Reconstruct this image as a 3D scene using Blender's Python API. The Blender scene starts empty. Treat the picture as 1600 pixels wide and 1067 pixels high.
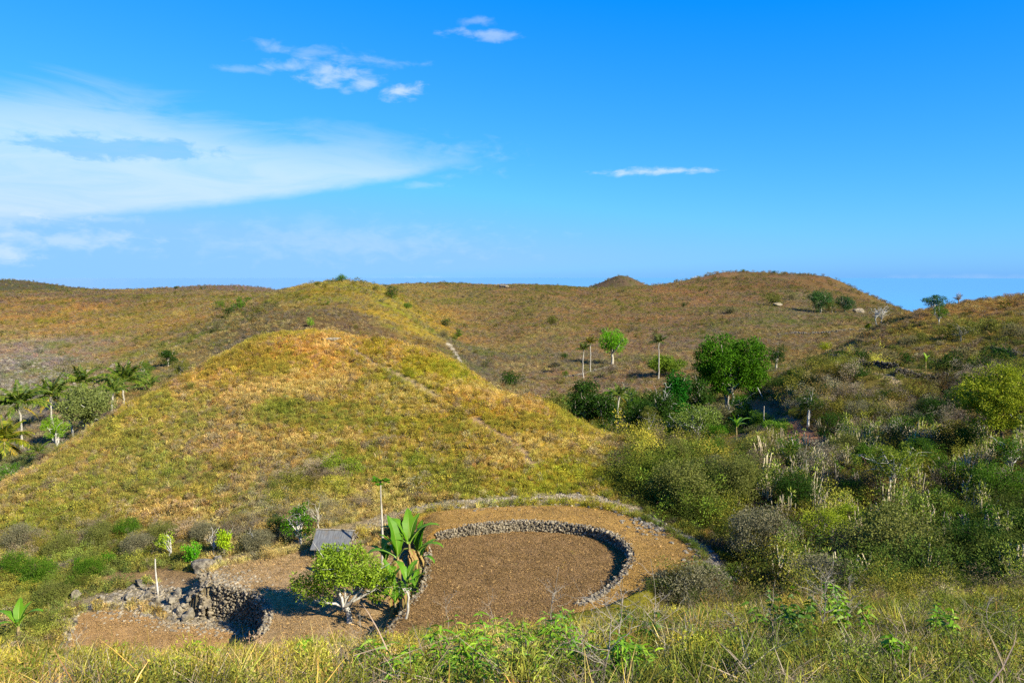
import bpy, math, random
import numpy as np
from mathutils import Vector, Matrix, Euler

# ---------------------------------------------------------------- camera, sky, sun, exposure
scene = bpy.context.scene
COL = scene.collection
W_IMG, H_IMG, FPX, HORIZON = 1600.0, 1067.0, 1244.0, 430.0
PITCH = math.atan((H_IMG / 2 - HORIZON) / FPX)
cam_data = bpy.data.cameras.new('camera')
cam_data.sensor_width = 36.0
cam_data.lens = 36.0 * FPX / W_IMG
cam_data.clip_start = 0.1
cam_data.clip_end = 120000.0
cam = bpy.data.objects.new('camera', cam_data)
COL.objects.link(cam)
cam.location = (0, 0, 0)
cam.rotation_euler = (math.pi / 2 - PITCH, 0, 0)
scene.camera = cam

SUN_EL = math.radians(32.0)
SUN_H = Vector((0.79, -0.61)).normalized()          # horizontal direction towards the sun
SUN_DIR = Vector((SUN_H.x * math.cos(SUN_EL), SUN_H.y * math.cos(SUN_EL), math.sin(SUN_EL)))
sun_data = bpy.data.lights.new('sun', 'SUN')
sun_data.energy = 5.0
sun_data.angle = math.radians(0.5)
sun_data.color = (1.0, 0.93, 0.80)
sun = bpy.data.objects.new('sun', sun_data)
COL.objects.link(sun)
sun.rotation_euler = SUN_DIR.to_track_quat('Z', 'Y').to_euler()

scene.view_settings.view_transform = 'Standard'
scene.view_settings.look = 'None'
scene.view_settings.gamma = 1.0
scene.view_settings.use_curve_mapping = False
scene.view_settings.exposure = 1.2
scene.render.engine = 'CYCLES'
scene.cycles.use_denoising = False
scene.cycles.max_bounces = 6
scene.cycles.diffuse_bounces = 3
scene.cycles.glossy_bounces = 2
scene.cycles.transmission_bounces = 3
scene.cycles.transparent_max_bounces = 6
scene.cycles.sample_clamp_indirect = 4.0

CP, SP = math.cos(PITCH), math.sin(PITCH)


def ray(px, py):
    """Slopes (x per metre forward, z per metre forward) of the sight line through a point of the photograph."""
    u = (px - W_IMG / 2) / FPX
    v = (H_IMG / 2 - py) / FPX
    yc = CP + v * SP
    return u / yc, (-SP + v * CP) / yc


def plane_pt(px, py, z):
    X, Z = ray(px, py)
    d = z / Z
    return (X * d, d)


world = bpy.data.worlds.new('World')
scene.world = world
world.use_nodes = True
wt = world.node_tree
wt.nodes.clear()


class NT:
    """Small helper for arithmetic in a node tree."""
    def __init__(s, tree):
        s.t = tree

    def node(s, kind, **kw):
        n = s.t.nodes.new(kind)
        for k, v in kw.items():
            setattr(n, k, v)
        return n

    def put(s, sock, v):
        if hasattr(v, 'is_output'):
            s.t.links.new(v, sock)
        elif v is not None:
            sock.default_value = v

    def m(s, op, a, b=None, c=None, clamp=False):
        n = s.node('ShaderNodeMath', operation=op, use_clamp=clamp)
        s.put(n.inputs[0], a)
        if b is not None:
            s.put(n.inputs[1], b)
        if c is not None:
            s.put(n.inputs[2], c)
        return n.outputs[0]

    def smooth(s, x, a, b, lo=0.0, hi=1.0):
        n = s.node('ShaderNodeMapRange', interpolation_type='SMOOTHSTEP')
        s.put(n.inputs[0], x)
        n.inputs[1].default_value = a
        n.inputs[2].default_value = b
        n.inputs[3].default_value = lo
        n.inputs[4].default_value = hi
        return n.outputs[0]

    def mix(s, f, a, b, blend='MIX'):
        n = s.node('ShaderNodeMix', data_type='RGBA', blend_type=blend)
        s.put(n.inputs[0], f)
        s.put(n.inputs[6], a)
        s.put(n.inputs[7], b)
        return n.outputs[2]

    def noise(s, vec, scale, detail=4.0, rough=0.55, dist=0.0, color=False):
        n = s.node('ShaderNodeTexNoise')
        if vec is not None:
            s.put(n.inputs['Vector'], vec)
        n.inputs['Scale'].default_value = scale
        n.inputs['Detail'].default_value = detail
        n.inputs['Roughness'].default_value = rough
        n.inputs['Distortion'].default_value = dist
        return n.outputs['Color' if color else 'Fac']

    def xyz(s, x, y, z):
        n = s.node('ShaderNodeCombineXYZ')
        s.put(n.inputs[0], x)
        s.put(n.inputs[1], y)
        s.put(n.inputs[2], z)
        return n.outputs[0]

    def curve(s, x, pts, x0, x1, y0, y1):
        """Piecewise smooth function through pts, both axes given in their own units."""
        t = s.m('DIVIDE', s.m('SUBTRACT', x, x0), x1 - x0, clamp=True)
        n = s.node('ShaderNodeFloatCurve')
        s.put(n.inputs['Value'], t)
        c = n.mapping.curves[0]
        q = [((a - x0) / (x1 - x0), (b - y0) / (y1 - y0)) for a, b in pts]
        while len(c.points) < len(q):
            c.points.new(0.5, 0.5)
        for p, (a, b) in zip(c.points, q):
            p.location = (a, b)
            p.handle_type = 'AUTO'
        n.mapping.update()
        return s.m('ADD', s.m('MULTIPLY', n.outputs[0], y1 - y0), y0)


N = NT(wt)
sky = N.node('ShaderNodeTexSky', sky_type='NISHITA', sun_disc=False)
sky.sun_elevation = SUN_EL
sky.sun_rotation = math.atan2(SUN_H.x, SUN_H.y)
sky.altitude = 200.0
sky.air_density = 1.0
sky.dust_density = 0.4
sky.ozone_density = 3.0
tc = N.node('ShaderNodeTexCoord')
sep = N.node('ShaderNodeSeparateXYZ')
wt.links.new(tc.outputs['Generated'], sep.inputs[0])
DEG = 180 / math.pi
azim = N.m('MULTIPLY', N.m('ARCTAN2', sep.outputs[0], sep.outputs[1]), DEG)
elev = N.m('MULTIPLY', N.m('ARCSINE', sep.outputs[2]), DEG)


def azel(px, py):
    X, Z = ray(px, py)
    return math.degrees(math.atan2(X, 1)), math.degrees(math.atan2(Z, math.hypot(X, 1)))


cv = N.xyz(azim, N.m('MULTIPLY', elev, 2.2), 0.0)
cv_streak = N.xyz(N.m('ADD', N.m('MULTIPLY', azim, 0.5), N.m('MULTIPLY', elev, 0.55)), N.m('MULTIPLY', elev, 2.6), 0.0)
n_fine = N.noise(cv, 0.55, 6.0, 0.6, 0.3)
n_wisp = N.noise(cv_streak, 0.22, 7.0, 0.62, 0.9)
n_big = N.noise(cv, 0.10, 3.0, 0.5)
elev_w = N.m('ADD', elev, N.m('MULTIPLY', N.m('SUBTRACT', n_wisp, 0.5), 5.0))
top_pts = [azel(*p) for p in ((-420, 190), (-200, 120), (0, 118), (150, 128), (300, 165), (450, 195), (600, 212), (700, 232), (760, 258), (860, 300))]
bot_pts = [azel(*p) for p in ((-420, 320), (-200, 345), (0, 352), (190, 340), (340, 326), (520, 302), (640, 282), (740, 264), (860, 300))]
A0, A1 = top_pts[0][0], top_pts[-1][0]
e_top = N.curve(azim, top_pts, A0, A1, 0.0, 16.0)
e_bot = N.curve(azim, bot_pts, A0, A1, 0.0, 16.0)
above = N.m('SUBTRACT', e_top, elev_w)
below = N.m('SUBTRACT', N.m('ADD', elev, N.m('MULTIPLY', N.m('SUBTRACT', n_fine, 0.5), 0.5)), e_bot)
bank = N.m('MULTIPLY', N.smooth(above, -0.6, 3.0), N.smooth(below, -0.05, 0.75))
bank = N.m('MULTIPLY', bank, N.m('MULTIPLY', N.smooth(azim, A0, A0 + 3), N.smooth(azim, A1 - 1.2, A1 - 7.0)))
bank = N.m('MULTIPLY', bank, N.smooth(n_wisp, 0.25, 0.65, 0.6, 1.0))
cover = N.m('MULTIPLY', bank, 0.58)
# each puff: centre, half width, half height (pixels of the photograph), strength, softness
PUFFS = [
    (455, 103, 30, 9, .55), (510, 117, 42, 13, .75), (570, 131, 26, 9, .7), (628, 142, 28, 9, .95), (525, 93, 22, 10, .55), (430, 76, 26, 8, .35),
    (500, 84, 45, 8, .3), (590, 97, 55, 6, .35), (385, 110, 30, 5, .3), (540, 145, 10, 4, .35), (750, 34, 24, 6, .35), (755, 53, 46, 6, .55), (770, 56, 24, 7, .5),
    (1025, 268, 62, 5, .95), (60, 334, 66, 10, .85), (30, 342, 60, 12, .5), (90, 374, 110, 14, .55), (8, 390, 26, 22, .75), (540, 378, 200, 26, .25),
    (480, 350, 60, 14, .15), (165, 342, 40, 6, .3), (95, 448, 60, 6, .35), (665, 290, 30, 5, .3), (680, 244, 90, 22, .25), (1165, 432, 60, 4, .2), (1500, 433, 90, 4, .18), (660, 438, 60, 5, .3),
]
for (px, py, a, b, st) in PUFFS:
    az, el = azel(px, py)
    ka, kb = FPX * math.pi / 180 / a, FPX * math.pi / 180 / b
    da = N.m('MULTIPLY', N.m('SUBTRACT', azim, az), ka)
    de = N.m('MULTIPLY', N.m('SUBTRACT', elev, el), kb)
    rr = N.m('SQRT', N.m('ADD', N.m('MULTIPLY', da, da), N.m('MULTIPLY', de, de)))
    rr = N.m('ADD', rr, N.m('MULTIPLY', N.m('SUBTRACT', n_fine, 0.49), 4.6))
    cover = N.m('MAXIMUM', cover, N.m('MULTIPLY', N.smooth(rr, 1.6, -0.3), st * 0.66))
# the thin grey lens of cloud inside the bank
az, el = azel(188, 232)
da = N.m('MULTIPLY', N.m('SUBTRACT', azim, az), FPX * math.pi / 180 / 125)
de = N.m('MULTIPLY', N.m('SUBTRACT', elev, el), FPX * math.pi / 180 / 17)
rr = N.m('ADD', N.m('SQRT', N.m('ADD', N.m('MULTIPLY', da, da), N.m('MULTIPLY', de, de))), N.m('MULTIPLY', N.m('SUBTRACT', n_fine, 0.5), 2.4))
lens = N.m('MULTIPLY', N.smooth(rr, 1.15, 0.6), 0.75)
# clear-sky colour: the physical sky with the deep polarised saturation the photograph has
sc_ = N.node('ShaderNodeSeparateColor')
wt.links.new(sky.outputs[0], sc_.inputs[0])
cc_ = N.node('ShaderNodeCombineColor')
N.put(cc_.inputs[0], N.m('MAXIMUM', N.m('MINIMUM', N.m('MULTIPLY', N.m('SUBTRACT', sc_.outputs[0], 1.3), 0.41), 2.0), 0.03))
N.put(cc_.inputs[1], N.m('MINIMUM', N.m('MULTIPLY', N.m('POWER', sc_.outputs[1], 0.85), 0.98), 4.25))
N.put(cc_.inputs[2], N.m('MULTIPLY', N.m('POWER', sc_.outputs[2], 0.15), 5.6))
SKY_GAIN = cc_.outputs[0]
cloud_rgb = N.mix(lens, (5.9, 6.6, 7.2, 1), (2.0, 3.9, 6.6, 1))
final = N.mix(cover, SKY_GAIN, cloud_rgb)
bg = N.node('ShaderNodeBackground')
bg.inputs['Strength'].default_value = 0.146 / 2 ** scene.view_settings.exposure
wt.links.new(final, bg.inputs['Color'])
wo = N.node('ShaderNodeOutputWorld')
wt.links.new(bg.outputs[0], wo.inputs[0])

# ---------------------------------------------------------------- materials
def S(r, g, b):
    """sRGB bytes to linear colour."""
    f = lambda c: (c / 255) / 12.92 if c / 255 <= 0.04045 else ((c / 255 + 0.055) / 1.055) ** 2.4
    return (f(r) * 0.72, f(g) * 0.74, f(b) * 0.72)


def new_mat(name):
    m = bpy.data.materials.new(name)
    m.use_nodes = True
    m.node_tree.nodes.clear()
    return m, NT(m.node_tree)


def finish(n, color, rough=0.9, bump=None, bump_d=0.02, bump_s=0.6, transl=0.0, spec=0.2):
    p = n.node('ShaderNodeBsdfPrincipled')
    n.put(p.inputs['Base Color'], color)
    n.put(p.inputs['Roughness'], rough)
    p.inputs['Specular IOR Level'].default_value = spec
    if bump is not None:
        b = n.node('ShaderNodeBump')
        b.inputs['Strength'].default_value = bump_s
        b.inputs['Distance'].default_value = bump_d
        n.put(b.inputs['Height'], bump)
        n.t.links.new(b.outputs[0], p.inputs['Normal'])
    o = n.node('ShaderNodeOutputMaterial')
    sh = p.outputs[0]
    if transl > 0:
        t = n.node('ShaderNodeBsdfTranslucent')
        n.put(t.inputs['Color'], n.mix(1.0, color, (1.05, 1.1, 0.5, 1), 'MULTIPLY'))
        mx = n.node('ShaderNodeMixShader')
        mx.inputs[0].default_value = transl
        n.t.links.new(sh, mx.inputs[1])
        n.t.links.new(t.outputs[0], mx.inputs[2])
        sh = mx.outputs[0]
    n.t.links.new(sh, o.inputs[0])


def attr(n, name, kind='GEOMETRY'):
    a = n.node('ShaderNodeAttribute', attribute_type=kind, attribute_name=name)
    return a.outputs['Color']


def mat_leaf(name, transl=0.3, rough=0.7, spec=0.12):
    m, n = new_mat(name)
    oi = n.node('ShaderNodeObjectInfo')
    c = n.mix(1.0, attr(n, 'col'), oi.outputs['Color'], 'MULTIPLY')
    finish(n, c, rough, transl=transl, spec=spec)
    return m


def mat_cover(name, transl=0.25):
    m, n = new_mat(name)
    c = n.mix(1.0, attr(n, 'col'), attr(n, 'tint', 'INSTANCER'), 'MULTIPLY')
    finish(n, c, 0.8, transl=transl, spec=0.1)
    return m


def mat_bark(name, c1, c2, scale=9.0, stretch=0.25):
    m, n = new_mat(name)
    t = n.node('ShaderNodeTexCoord')
    mp = n.node('ShaderNodeMapping')
    mp.inputs['Scale'].default_value = (1, 1, stretch)
    n.t.links.new(t.outputs['Object'], mp.inputs[0])
    f = n.noise(mp.outputs[0], scale, 5.0, 0.65)
    c = n.mix(n.smooth(f, 0.35, 0.65), (*c1, 1), (*c2, 1))
    finish(n, c, 0.9, bump=f, bump_d=0.03, bump_s=0.7)
    return m


def mat_stone(name, c1, c2, c3, scale=3.0):
    m, n = new_mat(name)
    g = n.node('ShaderNodeNewGeometry')
    f = n.noise(g.outputs['Position'], scale, 6.0, 0.65)
    f2 = n.noise(g.outputs['Position'], scale * 6, 4.0, 0.7)
    c = n.mix(n.smooth(f, 0.35, 0.65), (*c1, 1), (*c2, 1))
    c = n.mix(n.smooth(f2, 0.55, 0.75), c, (*c3, 1))
    c = n.mix(1.0, c, attr(n, 'col'), 'MULTIPLY')
    finish(n, c, 0.92, bump=f2, bump_d=0.04, bump_s=0.8)
    return m


def mat_ground(name, soil=False):
    m, n = new_mat(name)
    g = n.node('ShaderNodeNewGeometry')
    pos = g.outputs['Position']
    base = attr(n, 'col')
    f1 = n.noise(pos, 1.1, 6.0, 0.62)
    f2 = n.noise(pos, 6.5, 5.0, 0.7)
    f3 = n.noise(pos, 26.0, 3.0, 0.7)
    if soil:
        k = n.m('MULTIPLY', n.smooth(f1, 0.3, 0.7, 0.86, 1.12), n.smooth(f2, 0.3, 0.7, 0.70, 1.25))
        c = n.mix(1.0, base, n.xyz(k, k, k), 'MULTIPLY')
        c = n.mix(n.smooth(f3, 0.60, 0.70), c, (*S(226, 196, 150), 1))
        c = n.mix(n.smooth(f3, 0.40, 0.30), c, (*S(92, 60, 34), 1))
        finish(n, c, 0.95, bump=n.m('ADD', f2, n.m('MULTIPLY', f3, 0.6)), bump_d=0.09, bump_s=1.0, spec=0.05)
    else:
        k = n.m('MULTIPLY', n.smooth(f1, 0.3, 0.7, 0.72, 1.2), n.smooth(f2, 0.3, 0.7, 0.65, 1.25))
        c = n.mix(1.0, base, n.xyz(k, k, k), 'MULTIPLY')
        finish(n, c, 0.95, bump=f2, bump_d=0.25, bump_s=1.0, spec=0.05)
    return m


M_LEAF = mat_leaf('leaf')
M_WAXY = mat_leaf('waxy_leaf', 0.3, 0.5, 0.22)
M_DRY = mat_leaf('dry_leaf', 0.15, 0.8, 0.1)
M_COVER = mat_cover('ground_cover')
M_BARK = mat_bark('pale_bark', S(206, 196, 176), S(150, 136, 112))
M_BARK_D = mat_bark('brown_bark', S(120, 98, 74), S(74, 60, 46))
M_BARK_W = mat_bark('white_bark', S(222, 216, 204), S(168, 158, 142))
M_TWIG = mat_bark('dry_twig', S(176, 164, 146), S(120, 108, 94))
M_PALM = mat_bark('palm_bark', S(206, 198, 182), S(138, 126, 108), 6.0, 2.0)
M_STEM = mat_bark('banana_stem', S(176, 152, 108), S(112, 96, 50), 7.0, 0.3)
M_WALL = mat_stone('wall_stone', S(176, 160, 132), S(120, 108, 90), S(206, 190, 160))
M_ROCK = mat_stone('grey_rock', S(158, 146, 124), S(84, 76, 66), S(200, 188, 164), 3.4)
M_GROUND = mat_ground('hill_ground')
M_SOIL = mat_ground('field_soil', True)

# ---------------------------------------------------------------- numpy noise and meshes
def _hash(ix, iy, seed):
    h = (ix.astype(np.int64) * 374761393 + iy.astype(np.int64) * 668265263 + seed * 1442695041) & 0xFFFFFFFF
    h = ((h ^ (h >> 13)) * 1274126177) & 0xFFFFFFFF
    return ((h ^ (h >> 16)) & 0xFFFF) / 65535.0


def vnoise(x, y, seed=0):
    ix, iy = np.floor(x), np.floor(y)
    fx, fy = x - ix, y - iy
    fx, fy = fx * fx * (3 - 2 * fx), fy * fy * (3 - 2 * fy)
    a, b = _hash(ix, iy, seed), _hash(ix + 1, iy, seed)
    c, d = _hash(ix, iy + 1, seed), _hash(ix + 1, iy + 1, seed)
    return (a * (1 - fx) + b * fx) * (1 - fy) + (c * (1 - fx) + d * fx) * fy


def fbm(x, y, scale, octs=4, seed=0):
    s, amp, tot = 0.0, 1.0, 0.0
    for o in range(octs):
        s = s + amp * vnoise(x / scale + 17.3 * o, y / scale - 9.1 * o, seed + o)
        tot += amp
        amp *= 0.55
        scale *= 0.48
    return s / tot - 0.5


def sstep(x, a, b):
    t = np.clip((x - a) / (b - a), 0, 1)
    return t * t * (3 - 2 * t)


def build_mesh(name, verts, faces, col=None, smooth=False):
    """faces: list of (n, k) integer arrays; col: per-vertex rgb."""
    me = bpy.data.meshes.new(name)
    verts = np.asarray(verts, dtype=np.float32)
    me.vertices.add(len(verts))
    me.vertices.foreach_set('co', verts.ravel())
    loops = np.concatenate([f.ravel() for f in faces]).astype(np.int32)
    sizes = np.concatenate([np.full(len(f), f.shape[1]) for f in faces])
    starts = np.concatenate([[0], np.cumsum(sizes)[:-1]]).astype(np.int32)
    me.loops.add(len(loops))
    me.loops.foreach_set('vertex_index', loops)
    me.polygons.add(len(sizes))
    me.polygons.foreach_set('loop_start', starts)
    me.polygons.foreach_set('use_smooth', np.full(len(sizes), bool(smooth)))
    if col is not None:
        a = me.color_attributes.new('col', 'FLOAT_COLOR', 'POINT')
        c = np.ones((len(verts), 4), dtype=np.float32)
        c[:, :3] = col
        a.data.foreach_set('color', c.ravel())
    me.update(calc_edges=True)
    return me


class MB:
    """Collects vertices, faces and colours of one mesh."""
    def __init__(s):
        s.v, s.f, s.c, s.n = [], [], [], 0

    def add(s, v, f, c=(1, 1, 1)):
        v = np.asarray(v, dtype=float).reshape(-1, 3)
        f = np.asarray(f)
        s.f.append(f + s.n)
        s.v.append(v)
        c = np.asarray(c, dtype=float)
        s.c.append(np.broadcast_to(c, (len(v), 3)) if c.ndim == 1 else c)
        s.n += len(v)

    def mesh(s, name, smooth=False):
        return build_mesh(name, np.concatenate(s.v), s.f, np.concatenate(s.c), smooth)

    def obj(s, name, mat, parent=None, loc=(0, 0, 0), smooth=False):
        me = s.mesh(name, smooth)
        me.materials.append(mat)
        return link(name, me, parent, loc)


def link(name, data, parent=None, loc=(0, 0, 0), rot=None):
    o = bpy.data.objects.new(name, data)
    COL.objects.link(o)
    o.location = loc
    if rot is not None:
        o.rotation_euler = rot
    if parent is not None:
        o.parent = parent
    return o


def tag(o, label=None, cat=None, group=None, kind=None):
    if label:
        o['label'] = label
    if cat:
        o['category'] = cat
    if group:
        o['group'] = group
    if kind:
        o['kind'] = kind
    return o


def thing(name, loc, label, cat, group=None, rz=0.0, scale=1.0):
    o = link(name, None, None, loc, (0, 0, rz))
    o.scale = (scale,) * 3 if not hasattr(scale, '__len__') else scale
    o.empty_display_size = 0.2
    return tag(o, label, cat, group)


def copy_tree(o, parent=None):
    c = o.copy()
    COL.objects.link(c)
    c.parent = parent
    for ch in list(o.children):
        copy_tree(ch, c)
    return c


def unit(a):
    return a / np.maximum(np.linalg.norm(a, axis=-1, keepdims=True), 1e-9)


def tube(mb, pts, radii, sides=6, col=(1, 1, 1), cap=True):
    pts = np.asarray(pts, dtype=float)
    k = len(pts)
    tan = np.gradient(pts, axis=0)
    tan = unit(tan)
    ref = np.array([0.31, 0.95, 0.07])
    a = unit(np.cross(tan, ref))
    b = np.cross(tan, a)
    ang = np.linspace(0, 2 * math.pi, sides, endpoint=False)
    r = np.asarray(radii, dtype=float)[:, None, None]
    v = pts[:, None, :] + r * (np.cos(ang)[None, :, None] * a[:, None, :] + np.sin(ang)[None, :, None] * b[:, None, :])
    i = np.arange(k - 1)[:, None] * sides
    j = np.arange(sides)[None, :]
    f = np.stack([i + j, i + (j + 1) % sides, i + sides + (j + 1) % sides, i + sides + j], -1).reshape(-1, 4)
    mb.add(v.reshape(-1, 3), f, col)
    if cap:
        mb.add(np.concatenate([v[-1], pts[-1:]]), np.stack([np.arange(sides), (np.arange(sides) + 1) % sides, np.full(sides, sides)], -1), col)


def leaves(mb, rng, p, axis, L, Wd, c, fold=0.15, side=None):
    """Diamond leaves: base p, direction axis, length L, width Wd (arrays), colour c (n,3)."""
    n = len(p)
    axis = unit(axis)
    if side is None:
        side = unit(np.cross(axis, rng.normal(size=(n, 3))))
    up = np.cross(side, axis)
    L = np.broadcast_to(np.asarray(L, dtype=float).reshape(-1, 1), (n, 1))
    Wd = np.broadcast_to(np.asarray(Wd, dtype=float).reshape(-1, 1), (n, 1))
    mid = p + axis * L * 0.45
    v = np.stack([p, mid + side * Wd * 0.5 + up * Wd * fold, p + axis * L - up * L * 0.12, mid - side * Wd * 0.5 + up * Wd * fold], 1).reshape(-1, 3)
    f = np.arange(n * 4).reshape(n, 4)
    c = np.asarray(c, dtype=float)
    c = np.repeat(np.broadcast_to(c, (n, 3)), 4, axis=0)
    mb.add(v, f, c)


def leaf_colors(rng, n, c1, c2, var=0.18):
    t = rng.random((n, 1))
    c = np.asarray(c1) * (1 - t) + np.asarray(c2) * t
    return c * (1 + var * rng.normal(size=(n, 1))).clip(0.45, 1.7)


def blob_leaves(mb, rng, centers, radii, n_per, L, Wd, c1, c2, shell=0.45, out=0.8, droop=0.25, flat=1.0):
    for c, r in zip(centers, radii):
        n = max(4, int(n_per * rng.uniform(0.8, 1.2)))
        d = unit(rng.normal(size=(n, 3)))
        rad = r * (shell + (1 - shell) * rng.random((n, 1)) ** 0.6)
        p = np.asarray(c) + d * rad * np.array([1, 1, flat])
        ax = d * out + rng.normal(size=(n, 3)) * 0.7 - np.array([0, 0, droop])
        leaves(mb, rng, p, ax, L * rng.uniform(0.7, 1.25, n), Wd * rng.uniform(0.7, 1.25, n), leaf_colors(rng, n, c1, c2))


def bent(a, b, rng, bend=0.12, k=5, sag=0.0):
    a, b = np.asarray(a, float), np.asarray(b, float)
    t = np.linspace(0, 1, k)[:, None]
    off = rng.normal(size=3) * bend * np.linalg.norm(b - a)
    wig = rng.normal(size=(k, 3)) * bend * 0.25 * np.linalg.norm(b - a)
    wig[0] = wig[-1] = 0
    return a + (b - a) * t + off * (4 * t * (1 - t)) + wig + np.array([0, 0, sag]) * (4 * t * (1 - t))

# ---------------------------------------------------------------- terrain
# one profile per bearing: (distance forward, the height at which that ground shows)
PROFILES = {
    -350: [(3, 1200), (5, 1095), (8, 1055), (12, 1035), (16, 1028), (22, 1065), (28, 1068), (35, 1030), (45, 975), (60, 890), (75, 830), (90, 790), (110, 730), (150, 650), (210, 560), (300, 505), (400, 462), (460, 470), (800, 455), (1000, 465)],
    0: [(3, 1190), (5, 1090), (8, 1052), (12, 1030), (16, 1022), (22, 1060), (28, 1062), (34, 1035), (40, 985), (46, 925), (52, 870), (58, 822), (66, 778), (72, 757), (78, 775), (88, 745), (100, 716), (115, 685), (140, 640), (170, 600), (220, 545), (300, 505), (400, 457), (450, 466), (800, 456), (950, 465)],
    100: [(40, 980), (46, 915), (52, 855), (58, 805), (66, 745), (74, 706), (78, 700), (85, 722), (95, 705), (105, 690), (120, 660), (160, 600), (220, 545), (300, 500), (400, 457), (450, 464), (900, 463)],
    200: [(3, 1190), (5, 1090), (8, 1050), (12, 1022), (16, 1014), (22, 1052), (28, 1052), (34, 1040), (40, 970), (44, 925), (48, 885), (54, 825), (62, 755), (72, 688), (82, 638), (92, 662), (108, 655), (118, 640), (150, 600), (200, 560), (280, 502), (390, 456), (430, 462), (900, 458), (1100, 472)],
    400: [(3, 1185), (5, 1086), (8, 1042), (12, 1010), (16, 1000), (22, 1040), (28, 1040), (34, 1010), (40, 940), (45, 885), (50, 832), (56, 772), (64, 700), (74, 620), (84, 560), (90, 534), (105, 560), (125, 575), (150, 545), (180, 512), (215, 485), (300, 462), (420, 458), (800, 458), (1100, 470)],
    530: [(46, 868), (51, 815), (56, 765), (64, 690), (76, 600), (86, 548), (93, 524), (105, 548), (125, 562), (150, 530), (190, 485), (230, 450), (250, 440), (290, 458), (400, 462), (800, 468)],
    620: [(46, 855), (51, 805), (56, 765), (64, 695), (74, 610), (82, 558), (88, 534), (98, 572), (118, 590), (145, 560), (190, 510), (230, 474), (262, 455), (300, 470), (400, 446), (450, 452), (800, 470)],
    700: [(3, 1180), (5, 1083), (8, 1032), (12, 992), (16, 978), (22, 1018), (28, 1018), (34, 970), (44, 850), (49, 798), (54, 765), (62, 700), (72, 620), (80, 575), (85, 562), (94, 598), (118, 612), (148, 584), (190, 547), (215, 529), (240, 535), (300, 505), (360, 474), (420, 444), (500, 462), (1000, 480)],
    850: [(45, 835), (50, 788), (55, 745), (62, 690), (68, 650), (73, 629), (82, 660), (100, 668), (130, 632), (170, 592), (210, 560), (270, 520), (340, 483), (430, 447), (520, 465), (1000, 480)],
    1000: [(3, 1180), (5, 1082), (8, 1026), (12, 980), (16, 962), (22, 1000), (28, 1000), (34, 960), (44, 860), (49, 805), (53, 775), (58, 735), (62, 708), (66, 692), (74, 712), (90, 700), (105, 680), (125, 652), (160, 602), (200, 562), (270, 520), (350, 484), (450, 450), (560, 462), (1000, 480)],
    1150: [(36, 940), (42, 890), (48, 840), (54, 790), (62, 742), (72, 708), (85, 692), (105, 672), (120, 640), (135, 612), (170, 578), (220, 542), (300, 500), (400, 460), (480, 424), (600, 462), (1000, 480)],
    1300: [(3, 1180), (5, 1080), (8, 1020), (12, 970), (16, 952), (22, 985), (30, 965), (40, 905), (46, 862), (54, 802), (62, 747), (72, 692), (85, 645), (98, 605), (110, 574), (120, 560), (130, 562), (160, 552), (200, 535), (260, 515), (350, 482), (440, 452), (500, 436), (600, 472), (1000, 490)],
    1400: [(40, 905), (48, 850), (56, 790), (65, 730), (75, 682), (88, 628), (100, 590), (110, 563), (125, 532), (140, 507), (150, 496), (170, 506), (220, 512), (350, 495), (430, 484), (520, 492), (1000, 500)],
    1500: [(40, 890), (48, 835), (56, 775), (65, 717), (75, 667), (88, 614), (100, 580), (112, 550), (130, 508), (145, 485), (156, 477), (180, 490), (250, 512), (400, 505), (600, 520), (1000, 520)],
    1600: [(3, 1180), (5, 1078), (8, 1015), (12, 962), (16, 942), (22, 968), (30, 945), (38, 892), (46, 832), (54, 772), (63, 712), (74, 657), (86, 612), (98, 575), (112, 537), (130, 496), (145, 473), (158, 462), (185, 480), (300, 505), (600, 520), (1000, 520)],
    1950: [(3, 1180), (5, 1075), (8, 1010), (12, 950), (16, 930), (22, 950), (30, 930), (38, 870), (46, 800), (54, 740), (63, 680), (74, 625), (86, 580), (98, 545), (112, 510), (130, 475), (150, 455), (165, 450), (190, 470), (300, 500), (600, 520), (1000, 520)],
}
EDGE = [(-350, 1028), (0, 1040), (200, 1038), (400, 1030), (700, 1000), (1000, 972), (1300, 951), (1600, 940), (1950, 946)]
for px, prof in PROFILES.items():
    if prof[0][0] == 3:
        E = float(np.interp(px, [a for a, _ in EDGE], [b for _, b in EDGE]))
        far = [q for q in prof if q[0] >= 34 or (px >= 1300 and q[0] >= 30)]
        PROFILES[px] = [(3, 1330), (5, 1160), (7, 1096)] + [(d, 1096 + (E - 1096) * k) for d, k in ((10, .44), (14, .76), (19, 1.0))] + [(24, E + (20 if px >= 1300 else 34))] + ([] if px >= 1300 else [(29, E + (24 if px < 600 else 4))]) + far
AZS = 1.7
cp, cvl = [], []
for px, prof in PROFILES.items():
    prof = list(prof) + [(1700, 530), (3000, 640)]
    for d, py in prof:
        X, Z = ray(px, py)
        h = math.hypot(X, 1)
        cp.append((math.atan(X) * AZS, math.log(d * h)))
        cvl.append(Z / h)
cp, cvl = np.array(cp), np.array(cvl)
RC = 0.05


def _phi(d2):
    return np.sqrt(d2 + RC * RC)


_D = ((cp[:, None] - cp[None]) ** 2).sum(-1)
_A = np.zeros((len(cp) + 3, len(cp) + 3))
_A[:len(cp), :len(cp)] = _phi(_D) - 1e-3 * np.eye(len(cp))
_A[:len(cp), -3:] = np.c_[np.ones(len(cp)), cp]
_A[-3:, :len(cp)] = _A[:len(cp), -3:].T
_w = np.linalg.solve(_A, np.r_[cvl, 0, 0, 0])
AZ_LO, AZ_HI = math.atan(ray(-350, 600)[0]), math.atan(ray(1950, 600)[0])


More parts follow.
